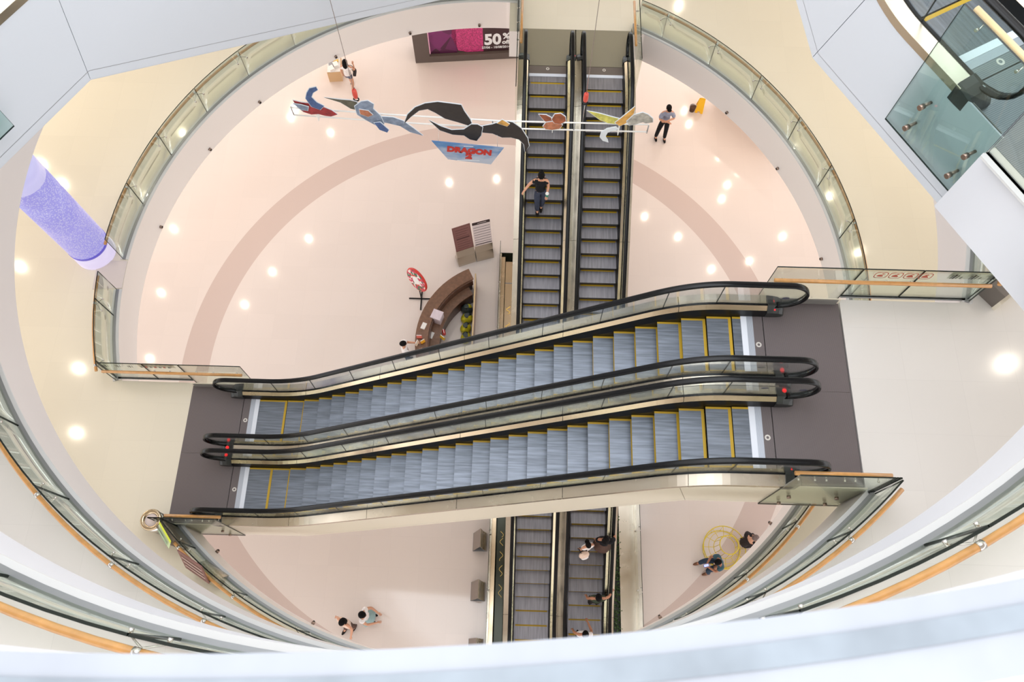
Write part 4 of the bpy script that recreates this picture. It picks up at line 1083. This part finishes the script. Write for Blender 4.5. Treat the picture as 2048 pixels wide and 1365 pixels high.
m = MB(); m.sphere((0, 0, .17), (.15, .10, .20), 0, 16, 10); m.build('bag_body', 'cloth_peach', t)
m = MB(); m.sphere((0, -.075, .12), (.11, .05, .11), 0, 12, 8); m.build('pocket', 'cloth_white', t)
for sg in (-1, 1):
    m = MB(); m.tube([(.08 * sg, .06, .32), (.10 * sg, .16, .36), (.11 * sg, .2, .26)], .014, 6); m.build('strap', 'cloth_charcoal', t)
zc = stepz(yn_r, 3.36 - .35)
person('woman in black patterned top beside the child, stretching her arm along the rail', (2.56, 3.30, zc), -12,
       dict(elR=(.26, .18, 1.14), wrR=(.20, .38, 1.02), shR=(.165, .02, 1.35), chest=(0, .03, 1.24)), 'long', 'black', .8, 'print_', 'skirt', skin='skin_tan', group=GP)
zc = stepz(yn_r, 1.9 - .35)
person('man in dark green t-shirt on the right long escalator, one hand on the rail', (2.42, 1.86, zc), 0,
       dict(elR=(.32, .06, 1.14), wrR=(.42, .20, 1.04), elL=(-.26, .02, 1.10), wrL=(-.27, .10, .90)), 'short', 'green', .55, 'charcoal', skin='skin_tan', group=GP)
person('rider in white t-shirt with crossed dark strap, lowest on the right long escalator', (2.08, 0.92, stepz(yn_r, .92 - .35)), -4,
       dict(elR=(.20, .14, 1.10), wrR=(.10, .34, 1.02), elL=(-.27, .05, 1.12), wrL=(-.30, .12, .95)), 'short', 'white', .55, 'charcoal', skin='skin_tan', group=GP)
t = thing('sling_bag', 'dark sling bag strapped over the white t-shirt, lowest rider', 'bag', (2.02, 0.80, stepz(yn_r, .57) + 1.02), 0, 'rucksacks on the escalator riders')
m = MB(); m.tube([(-.10, -.03, .36), (-.05, -.05, .30), (.02, -.055, .12), (.08, -.05, .0)], .022, 8); m.build('strap', 'cloth_black', t)
m = MB(); m.sphere((.06, -.06, -.05), (.12, .06, .10), 0, 14, 8); m.build('bag_body', 'cloth_charcoal', t)

# ------------------------------------------------------------------ yellow wire ring seat and the two people on it
mat('yellow_paint', (222, 196, 44), 0.4)
bx_, by_ = 6.30, 3.50
t = thing('ring_seat', 'round yellow wire seat on the pink floor, lower right', 'seat', (bx_, by_, 0))
m = MB()
for r_, z_, q in ((0.62, .42, .014), (0.47, .42, .007), (.32, .42, .010)):
    m = MB(); m.tube([(r_ * math.cos(2 * PI * k / 36), r_ * math.sin(2 * PI * k / 36), z_) for k in range(36)], q, 8, closed=True); m.build('seat_ring', 'yellow_paint', t)
m = MB(); m.tube([(.27 * math.cos(2 * PI * k / 32), .27 * math.sin(2 * PI * k / 32), .95) for k in range(32)], .014, 8, closed=True); m.build('back_ring', 'yellow_paint', t)
m = MB(); m.tube([(.55 * math.cos(2 * PI * k / 32), .55 * math.sin(2 * PI * k / 32), .015) for k in range(32)], .012, 8, closed=True); m.build('floor_ring', 'yellow_paint', t)
for k in range(12):
    a = 2 * PI * k / 12; c_, s_ = math.cos(a), math.sin(a)
    m = MB(); m.tube([(.55 * c_, .55 * s_, .015), (.62 * c_, .62 * s_, .42), (.32 * c_, .32 * s_, .42), (.27 * c_, .27 * s_, .95)], .008, 6, smooth=False); m.build('spoke', 'yellow_paint', t)
for k in range(16):
    a0 = rad(-95 + 6 * k); m = MB(); m.tube([(.34 * math.cos(a0), .34 * math.sin(a0), .425), (.61 * math.cos(a0), .61 * math.sin(a0), .425)], .004, 5); m.build('seat_wire', 'yellow_paint', t)
person('man in teal shirt seated on the yellow ring seat, looking down at a phone', (6.10, 3.04, -.43), 105,
       dict(pelvis=(0, 0, .92), waist=(0, .02, 1.05), chest=(0, .06, 1.22), collar=(0, .12, 1.34), neck=(0, .16, 1.40), head=(0, .21, 1.47), crown=(0, .23, 1.56), shR=(.16, .10, 1.32), shL=(-.16, .10, 1.32),
            elR=(.22, .22, 1.06), wrR=(.07, .38, 1.06), elL=(-.22, .22, 1.06), wrL=(-.06, .38, 1.07), hiR=(.09, .05, .90), knR=(.16, .42, .90), anR=(.16, .46, .52), hiL=(-.09, .05, .90), knL=(-.12, .40, .90), anL=(-.18, .30, .52)),
       'short', 'teal', .6, 'denim', shoe='tan_shoe', skin='skin_tan', group=GP)
t = thing('mobile_phone', 'lit phone held by the man in the teal shirt', 'phone', (5.66, 2.93, 0.70), rad(105))
m = MB(); m.box(-.04, .04, -.075, .075, 0, .008); m.build('phone_case', 'cloth_black', t)
m = MB(); m.box(-.035, .035, -.068, .068, .008, .010); m.build('phone_screen', mat('screen', (150, 160, 240), 0.2, emit=(170, 180, 255), estr=1.2).name, t)
person('person in black jacket and taupe cap seated on the far side of the yellow seat', (6.82, 3.62, -.43), -70,
       dict(pelvis=(0, 0, .92), waist=(0, .02, 1.05), chest=(0, .06, 1.22), collar=(0, .12, 1.34), neck=(0, .16, 1.40), head=(0, .24, 1.46), crown=(0, .27, 1.55), shR=(.17, .10, 1.32), shL=(-.17, .10, 1.32),
            elR=(.24, .22, 1.06), wrR=(.10, .36, 1.0), elL=(-.24, .22, 1.06), wrL=(-.10, .36, 1.0), hiR=(.09, .05, .90), knR=(.14, .42, .90), anR=(.14, .40, .52), hiL=(-.09, .05, .90), knL=(-.12, .42, .90), anL=(-.12, .40, .52)),
       'hat', 'charcoal', 1.9, 'black', group=GP, scale=1.0)

# ------------------------------------------------------------------ ground floor furniture
# curved two-tier information counter
t = thing('information_counter', 'curved dark wooden counter with a raised outer ledge, left of the long escalators', 'counter', (-0.40, 9.60, 0))
def sector(r0, r1, z0, z1, a0, a1, n=24):
    m = MB(); rings = []
    for k in range(n + 1):
        a = rad(a0 + (a1 - a0) * k / n); c, s_ = math.cos(a), math.sin(a)
        rings.append([(r0 * c, r0 * s_, z0), (r1 * c, r1 * s_, z0), (r1 * c, r1 * s_, z1), (r0 * c, r0 * s_, z1)])
    m.loft(rings); return m
sector(2.40, 2.80, 1.06, 1.12, 116, 215).build('raised_ledge', 'wood_dark', t)
sector(2.58, 2.72, 0.0, 1.06, 116, 215).build('front_panel', 'wood_brown', t)
sector(2.06, 2.52, 0.70, 0.76, 121, 215).build('worktop', 'wood_dark', t)
sector(2.36, 2.58, 0.76, 1.06, 117, 215).build('inner_panel', 'wood_brown', t)
sector(2.12, 2.20, 0.0, 0.70, 121, 215).build('cupboard_front', 'wood_brown', t)
t = thing('partition_panel', 'thin upright wooden panel closing the counter end, beside the long escalators', 'panel', (-1.40, 11.0, 0))
m = MB(); m.box(-0.02, 0.02, -1.6, 1.0, 0, 1.0); m.build('panel_board', 'wood_dark', t)
m = MB(); m.box(-0.022, 0.022, -1.6, 1.0, 1.0, 1.015); m.build('top_trim', 'wood_rail_pale', t)
t = thing('gift_box', 'white marbled gift box standing on the wooden counter', 'box', (-2.56, 10.42, 0.77), rad(-20))
m = MB(); m.box(-.16, .16, -.15, .15, 0, .34); m.build('carton', noise_tint(mat('box_lilac', (216, 202, 210), 0.5), 9, 0.08).name, t)
m = MB(); m.box(-.168, .168, -.158, .158, .34, .40); m.build('lid', 'box_lilac', t)
# bags of merchandise behind the counter
mat('bag_yellow', (196, 186, 40), 0.35); mat('bag_dark', (52, 60, 58), 0.35); noise_tint(MATS['bag_yellow'], 7, .35); noise_tint(MATS['bag_dark'], 7, .4)
gb = 'yellow and black packed bags behind the counter'
for i, (x, y, z, r_) in enumerate(((-1.68, 11.05, 0, .20), (-1.66, 10.72, 0, .21), (-1.68, 10.36, 0, .20), (-1.66, 10.02, 0, .2))):
    tt = thing('packed_bag', ['topmost packed bag, mostly dark, by the wooden panel', 'second packed bag from the top, yellow, by the panel', 'third packed bag from the top by the wooden panel', 'lowest packed bag in the row, yellow, by the panel'][i], 'bag', (x, y, z), rad(20 * i), gb)
    m = MB(); m.sphere((0, 0, .22), (r_, r_ * .85, .23), 0, 16, 10); m.build('bag_body', 'bag_dark' if i == 0 else 'bag_yellow', tt)
    m = MB(); m.lathe([(.10, .40), (.05, .45), (.08, .50)], 0, 0, 12); m.build('bag_neck', 'bag_dark', tt)
    m = MB(); m.sphere((.06, .05, .30), (r_ * .6, r_ * .5, .17), 0, 10, 8); m.build('label_patch', 'bag_dark' if i else 'bag_yellow', tt)
# snacks on the counter
gs = 'bright snack packs on the counter'
for i, (x, y, z, c, w_) in enumerate(((-3.06, 9.62, 1.12, (224, 120, 110), .16), (-2.94, 9.46, 1.12, (226, 160, 40), .14), (-3.12, 9.40, 1.12, (238, 214, 190), .15), (-2.33, 9.94, .76, (196, 30, 32), .15), (-2.36, 9.76, .76, (218, 178, 40), .16))):
    nm = mat('pack_%d' % i, c, 0.4).name
    tt = thing('snack_pack', ['pink snack pack on the counter ledge by the staff member', 'orange snack pack on the counter ledge', 'pale snack pack lowest on the counter ledge', 'red snack pack on the lower worktop', 'yellow snack pack on the lower worktop'][i], 'snack', (x, y, z), rad(35 * i), gs)
    m = MB(); m.loft([[(-w_ / 2, -.02, 0), (w_ / 2, -.02, 0), (w_ / 2, .02, 0), (-w_ / 2, .02, 0)], [(-w_ / 2, -.05, .08), (w_ / 2, -.05, .08), (w_ / 2, .05, .08), (-w_ / 2, .05, .08)], [(-w_ / 2, -.006, .2), (w_ / 2, -.006, .2), (w_ / 2, .006, .2), (-w_ / 2, .006, .2)]]); m.build('pack', nm, tt)
    m = MB(); m.box(-w_ / 2, w_ / 2, -.008, .008, .195, .215); m.build('pack_seal', 'print_white', tt)
for i, (x, y) in enumerate(((-2.96, 10.02), (-2.74, 9.86))):
    tt = thing('leaflet_stack', ['stack of white leaflets on the ledge near the gift box', 'white papers on the worktop beside the snack packs'][i], 'paper', (x, y, 1.12 if i == 0 else .76), rad(70), 'papers on the counter')
    for k in range(2):
        m = MB(); m.box(-.10 + .02 * k, .10 + .02 * k, -.07, .07, .012 * k, .012 * k + .011); m.build('sheet_pile', 'paint_white', tt)
# prize wheel on a cross stand
t = thing('prize_wheel', 'round red rimmed board on a black cross-shaped stand, left of the counter', 'sign', (-3.24, 11.50, 0), rad(-42))
for a in (0, 90):
    m = MB(); m.box(-.42, .42, -.02, .02, 0, .035, 0, Matrix.Rotation(rad(a + 42), 4, 'Z')); m.build('foot_bar', 'rubber', t)
m = MB(); m.tube([(0, 0, .03), (0, .0, 1.15)], .022, 8); m.build('post', 'rubber', t)
T_ = Matrix.Translation((0, 0.0, 1.45)) @ Matrix.Rotation(rad(78), 4, 'X')
mat('wheel_red', (206, 48, 36), 0.4); mat('wheel_mix', (170, 110, 100), 0.5)
b_ = MATS['wheel_mix'].node_tree.nodes['Principled BSDF']; vo = N(MATS['wheel_mix'], 'ShaderNodeTexVoronoi'); vo.inputs['Scale'].default_value = 11
tc = N(MATS['wheel_mix'], 'ShaderNodeTexCoord'); L(MATS['wheel_mix'], tc.outputs['Object'], vo.inputs['Vector']); sp = N(MATS['wheel_mix'], 'ShaderNodeSeparateXYZ'); L(MATS['wheel_mix'], vo.outputs['Color'], sp.inputs[0])
cr = N(MATS['wheel_mix'], 'ShaderNodeValToRGB'); cr.color_ramp.interpolation = 'CONSTANT'
els = cr.color_ramp.elements; els[0].color = lin((206, 70, 60)); els[1].position = .75; els[1].color = lin((60, 110, 84))
for p_, c_ in ((.25, (236, 220, 214)), (.5, (196, 60, 90))): e_ = els.new(p_); e_.color = lin(c_)
L(MATS['wheel_mix'], sp.outputs['X'], cr.inputs[0]); L(MATS['wheel_mix'], cr.outputs[0], b_.inputs['Base Color'])
m = MB(); m.lathe([(.44, -.03), (.455, 0.0), (.44, .035)], seg=32, M=T_); m.build('rim', 'wheel_red', t)
m = MB(); m.lathe([(.41, .036), (.41, .045)], seg=32, M=T_); m.build('wheel_face', 'wheel_mix', t)
m = MB(); m.lathe([(.16, .046), (.16, .052)], seg=24, M=T_); m.build('hub_plate', 'paint_white', t)
# two directory stands above the counter
mat('menu_brown', (128, 84, 78), 0.5); mat('menu_line', (84, 50, 48), 0.5); mat('list_white', (232, 216, 212), 0.5); mat('list_dark', (66, 50, 48), 0.5)
def poster_stand(label, loc, rz, w, kind):
    t = thing('poster_stand', label, 'sign', loc, rad(rz), 'poster stands beside the counter')
    m = MB()
    prof = [(0.0, 0.0), (0.42, 0.0), (0.40, 0.10), (0.26, 0.45), (0.20, 0.85), (0.14, 0.85), (0.10, 0.45), (0.0, 0.12)]
    m.prism([(-w / 2, y, z) for y, z in prof], (w, 0, 0)); m.build('metal_base', 'steel', t)
    T_ = Matrix.Translation((0, .14, .84)) @ Matrix.Rotation(rad(-14), 4, 'X')
    m = MB(); m.box(-w / 2, w / 2, -.012, .012, 0, 1.12, 0, T_); m.build('board', 'menu_brown' if kind == 'menu' else 'list_white', t)
    if kind == 'menu':
        m = MB()
        m.box(-w / 2 + .03, w / 2 - .03, -.014, -.013, .04, 1.08, 0, T_); m.build('inset', mat('menu_inset', (140, 96, 90), 0.5).name, t)
        for k in range(9):
            m = MB(); m.box(-w * .36, w * .36 * (1 if k % 3 else .7), -.017, -.015, .12 + .105 * k, .12 + .105 * k + (.05 if k == 4 else .012), 0, T_); m.build('text_line', 'menu_line', t)
    else:
        m = MB(); m.box(-w / 2, w / 2, -.016, -.013, 1.0, 1.12, 0, T_); m.build('header', 'list_dark', t)
        m = MB(); m.box(-w * .2, w * .3, -.019, -.017, 1.05, 1.07, 0, T_); m.build('header_text', 'list_white', t)
        for k in range(8):
            m = MB(); m.box(-w / 2 + .02, w / 2 - .02, -.016, -.013, .06 + .115 * k, .06 + .115 * k + (.035 if k == 0 else .014), 0, T_); m.build('text_line', 'list_dark', t)
    return t
poster_stand('brown poster stand with metal base, left of the striped price list', (-1.75, 12.86, 0), 22, .62, 'menu')
poster_stand('white striped price list on a metal base, right of the brown poster stand', (-1.14, 13.06, 0), 18, .60, 'list')
# three angled metal stands in a row beside the lower end
for i, y in enumerate((3.50, 2.08, .52)):
    t = thing('angled_stand', ['angled brushed metal stand, farthest of three beside the lower escalator end', 'angled brushed metal stand, middle of three beside the lower escalator end', 'angled brushed metal stand, nearest of three at the bottom edge'][i], 'stand', (-.92, y, 0), 0, 'angled metal stands beside the long escalators')
    m = MB(); m.prism([(-.20, -.26, 0.02), (.035, -.26, .95), (.028, -.26, .955), (-.21, -.26, 0.02)], (0, .52, 0)); m.build('left_panel', mat('stand_brown', (132, 118, 108), 0.35, .4).name, t)
    m = MB(); m.prism([(.20, -.26, 0.02), (.21, -.26, .02), (.10, -.26, .5), (.045, -.26, .955), (.036, -.26, .95), (.09, -.26, .5)], (0, .52, 0)); m.build('right_panel', 'steel', t)
    m = MB(); m.box(-.215, .215, -.265, .265, 0, .02); m.build('foot_plate', 'shoe_grey', t)
# magazine table behind the woman at top left
t = thing('display_table', 'low wooden display table with papers beside the woman at top left', 'table', (-7.16, 20.92, 0), rad(6))
m = MB(); m.box(-.25, .25, -.40, .40, 0, .50); m.build('table_base', mat('ply', (206, 170, 128), 0.5).name, t)
m = MB(); m.box(-.24, .24, -.38, .38, .50, .53); m.build('table_top', 'paint_white', t)
mat('paper_grey', (150, 150, 154), 0.5); mat('paper_yellow', (220, 180, 70), 0.5)
for i, (x, y, mt) in enumerate(((-.15, .22, 'paper_grey'), (.08, .2, 'paper_yellow'), (-.1, -.08, 'paper_grey'), (.12, -.1, 'paint_white'), (-.05, -.34, 'paint_white'))):
    tag(MB().box(-.09, .09, -.11, .11, 0, .04 + .02 * i).build('magazine_pile', mt, None, (-7.16 + x * .8, 20.92 + y * .85, .532), (0, 0, rad(8 * i))), ['grey pile of papers at the far left of the display table', 'yellow pile of papers on the display table', 'grey pile of papers in the table middle', 'white pile of papers at the table middle right', 'white pile of papers at the near edge of the display table'][i], 'papers', 'papers on the display table')
# wet floor sign
t = thing('floor_sign', 'yellow folding caution sign by the fascia at upper right', 'sign', (6.62, 19.66, 0), rad(-12))
mat('caution', (250, 190, 20), 0.45)
for sg in (-1, 1):
    m = MB(); T_ = Matrix.Translation((0, 0.0, .62)) @ Matrix.Rotation(rad(17 * sg), 4, 'X')
    m.prism([tuple(T_ @ Vector(p)) for p in ((-.15, 0, -.64), (-.05, 0, -.64), (-.05, 0, -.56), (.05, 0, -.56), (.05, 0, -.64), (.15, 0, -.64), (.11, 0, 0), (-.11, 0, 0))], (0, .012, 0)); m.build('panel', 'caution', t)
m = MB(); m.box(-.06, .06, -.01, .01, .60, .65); m.build('handle', 'caution', t)
t = thing('mop_bucket', 'small brown bucket just left of the yellow caution sign', 'bucket', (6.34, 19.60, 0))
m = MB(); m.lathe([(.09, 0), (.12, .24)], seg=16); m.build('bucket_body', 'cloth_brown', t); m = MB(); m.tube([(.12 * math.cos(PI * k / 10), 0, .24 + .1 * math.sin(PI * k / 10)) for k in range(11)], .006, 6); m.build('handle', 'chrome', t)
# low shop sill under the fascia, upper right
t = thing('shop_sill', 'tan sill of a shop front peeping below the curved fascia, upper right', 'sill', (7.05, 19.85, 0), rad(-44.5))
m = MB(); m.box(0, 3.2, .25, .7, 0, .10); m.build('sill_board', mat('sill_tan', (196, 160, 136), 0.5).name, t); m = MB(); m.box(0, 3.2, .30, .7, .10, 2.6); m.build('shop_front', mat('front_tan', (206, 180, 160), 0.5).name, t)
# guard glass beside the floor slot
for x, y0, y1, lab in ((OX0 - 0.0, 0.4, 13.30, 'long low glass guard left of the long escalators, seen beside the three stands'), (OX1 + .03, 0.4, 9.0, 'long low glass guard right of the long escalators, at the lower frame')):
    t = thing('slot_guard', lab, 'railing', (x, (y0 + y1) / 2, 0), 0, 'glass guards along the floor slot')
    n = int((y1 - y0) / 1.5); h0 = -(y1 - y0) / 2
    for k in range(n):
        a_, b_ = h0 + (y1 - y0) * k / n, h0 + (y1 - y0) * (k + 1) / n
        m = MB(); m.box(-.008, .008, a_ + .01, b_ - .01, .03, .95, 0, top=1); m.build('glass_panel', ['glass_clear', 'glass_edge'], t)
        for q in (.12, .82):
            m = MB(); m.tube([(.03, a_ + .12, q), (-.03, a_ + .12, q)], .02, 8); m.build('clamp', 'chrome', t)
    m = MB(); m.box(-.035, .035, h0, -h0, 0, .05); m.build('base_shoe', 'steel', t)
# planting strip and metal cover right of the right long escalator
t = thing('planter_strip', 'narrow dark green hedge strip beside the right long escalator, lower frame', 'planter', (3.14, 5.6, -0.45))
m = MB(); m.box(-.12, .10, -5.2, 7.7, 0, .35); m.build('planter_box', 'cap_black', t)
m = MB(); rnd = random.Random(3)
for k in range(2000):
    x, y, z = rnd.uniform(-.12, .12), rnd.uniform(-5.2, 7.7), .34 + rnd.uniform(0, .16); a = rnd.uniform(0, 2 * PI); l_ = .05
    m.face([(x, y, z), (x + l_ * math.cos(a), y + l_ * math.sin(a), z + .03), (x + l_ * math.cos(a + .7), y + l_ * math.sin(a + .7), z + .0)])
o = m.build('foliage', mat('leaf', (66, 98, 36), 0.6).name, t); o['kind'] = 'stuff'
t = tag(MB().box(-.22, .25, -5.2, 7.74, 0, .03).build('cover_strip', 'steel', None, (3.47, 5.6, -0.02)), 'polished metal cover strip between the hedge strip and the right glass guard', 'cover strip')
t = tag(MB().box(-.07, .07, -7.4, 5.4, 0, .03).build('cover_strip', 'steel_inner', None, (-0.53, 7.85, -0.15)), 'polished metal cover strip left of the long escalators, inside the slot', 'cover strip')

# ------------------------------------------------------------------ first gallery: bin, sign, directory; right gallery: planter
t = thing('waste_bin', 'round steel bin at the corner of the left landing', 'bin', (-7.46, 2.66, LB))
m = MB(); m.lathe([(.21, 0), (.21, .62)], seg=28); m.build('bin_body', 'chrome', t)
m = MB(); m.lathe([(.215, .62), (.225, .66), (.20, .70), (.14, .68), (.135, .64)], seg=28); m.build('rim', 'steel_inner', t)
m = MB(); m.lathe([(.13, .63), (.13, .645)], seg=20); m.build('ash_tray', 'list_white', t)
t = thing('lime_sign', 'lime edged slanted notice board on a brown box beside the round bin', 'sign', (-7.10, 2.36, LB))
def qz(pts, z0, z1): return [(x + 7.10, y - 2.36, z) for (x, y), z in zip(pts, (z0, z0, z1, z1))]
m = MB(); m.prism([(x + 7.10, y - 2.36, 0) for x, y in ((-7.12, 2.62), (-6.78, 2.28), (-6.90, 2.14), (-7.26, 2.50))], (0, 0, .84)); m.build('sign_box', 'stand_brown', t)
m = MB(); m.prism(qz(((-7.16, 2.58), (-6.86, 2.20), (-6.93, 2.07), (-7.24, 2.46)), .90, .76), (0, 0, .02)); m.build('board', mat('notice_pale', (206, 220, 176), 0.5).name, t)
m = MB(); m.prism(qz(((-7.155, 2.59), (-6.85, 2.205), (-6.875, 2.165), (-7.18, 2.55)), .925, .885), (0, 0, .012)); m.build('lime_band', mat('lime', (212, 222, 44), 0.5).name, t)
for k in range(3):
    f = .35 + .2 * k
    a_ = (-7.15 - .08 * f, 2.53 - .12 * f); b_ = (-6.91 - .07 * f, 2.23 - .13 * f); z_ = .925 - .14 * f
    m = MB(); m.prism([(a_[0] + 7.1, a_[1] - 2.36, z_), (b_[0] + 7.1, b_[1] - 2.36, z_), (b_[0] + 7.092, b_[1] - 2.372, z_ - .01), (a_[0] + 7.092, a_[1] - 2.372, z_ - .01)], (0, 0, .004)); m.build('text_line', mat('print_green', (140, 160, 136), 0.5).name, t)
t = thing('directory_stand', 'brown striped directory board on a steel base, below the lime sign', 'sign', (-6.30, 1.52, LB), rad(-30))
m = MB(); m.prism([(-.30, 0.0, 0), (-.30, .34, 0), (-.30, .12, .75), (-.30, .05, .75)], (.60, 0, 0)); m.build('metal_base', 'steel', t)
T_ = Matrix.Translation((0, .06, .74)) @ Matrix.Rotation(rad(-16), 4, 'X')
m = MB(); m.box(-.30, .30, -.012, .012, 0, .95, 0, T_); m.build('board', 'menu_brown', t)
for k in range(7):
    m = MB(); m.box(-.25, .25, -.015, -.013, .1 + .11 * k, .13 + .11 * k, 0, T_); m.build('text_line', 'list_white' if k % 2 else 'menu_line', t)
t = thing('planter_box', 'dark planter box with pale rim beside the right landing rail', 'planter', (8.10, 6.16, LC), rad(38))
m = MB(); m.box(-.32, .32, -.16, .16, 0, .40); m.build('box_body', mat('box_grey', (112, 104, 98), 0.5).name, t)
m = MB(); m.box(-.34, .34, -.22, -.16, 0, .22); m.build('pale_rim', 'floor_cream', t)

# oval stickers and printed marks on the newel glass of the crossing escalators
for x, y, z in ((X0 + EX.U + 0.62, 5.04 + .627, LC + .48), (X0 + EX.U + 0.72, 3.47 + .627, LC + .50), (X0 + EX.U + 0.10, 5.04 - .606, LC + .55), (X0 + EX.U + 0.12, 3.47 + .627, LC + .55)):
    m = MB(); m.face([(.062 * math.cos(2 * PI * k / 20), 0, .038 * math.sin(2 * PI * k / 20)) for k in range(20)])
    o = m.build('oval_sticker', 'sticker_blue'); 
    o.parent = [q for q in bpy.data.objects if q.name.startswith('escalator') and q.parent is None][1 if y > 4.25 else 0]
    par = o.parent; o.location = (x - par.location.x, y - par.location.y, z - par.location.z)

mat('gold_reflection', (230, 190, 90), 0.3, emit=(255, 214, 120), estr=0.35)  # reflections of gold lettering, modelled as faintly glowing tubes on the strips
t = thing('mirror_cover', 'strip of polished metal with modelled gold lettering reflections left of the long escalators', 'cover strip', (-0.31, 10.4, -0.30))
m = MB(); m.box(-.13, .13, -2.9, 2.75, 0, .02); m.build('cover_sheet', 'steel_inner', t)
m = MB(); m.box(-.13, .13, 1.9, 1.93, .02, .03); m.build('cross_bar', 'shoe_grey', t)
rnd = random.Random(5)
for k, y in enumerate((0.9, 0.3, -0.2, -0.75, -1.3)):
    m = MB(); m.tube([(.07 * math.sin(1.3 * j + k), y + .045 * j - .14, .03) for j in range(7)], .012, 6); m.build('lettering_reflection', 'gold_reflection', t)
t = thing('mirror_cover', 'dark green glass strip with modelled gold lettering reflections, left of the lower escalator ends', 'cover strip', (-0.30, 2.6, -0.30))
m = MB(); m.box(-.12, .12, -2.1, 2.2, 0, .02); m.build('cover_sheet', 'slot_green', t)
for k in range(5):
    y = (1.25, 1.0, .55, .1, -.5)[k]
    m = MB(); m.tube([(.05 * math.sin(.5 * j * (1 + .3 * k) + 2 * k) + .02, y + (.022 + .006 * k) * j - .14, .03) for j in range(9)], .006, 6); m.build('lettering_reflection', 'gold_reflection', t)  # reflected lettering built as curvy emissive tubes here too
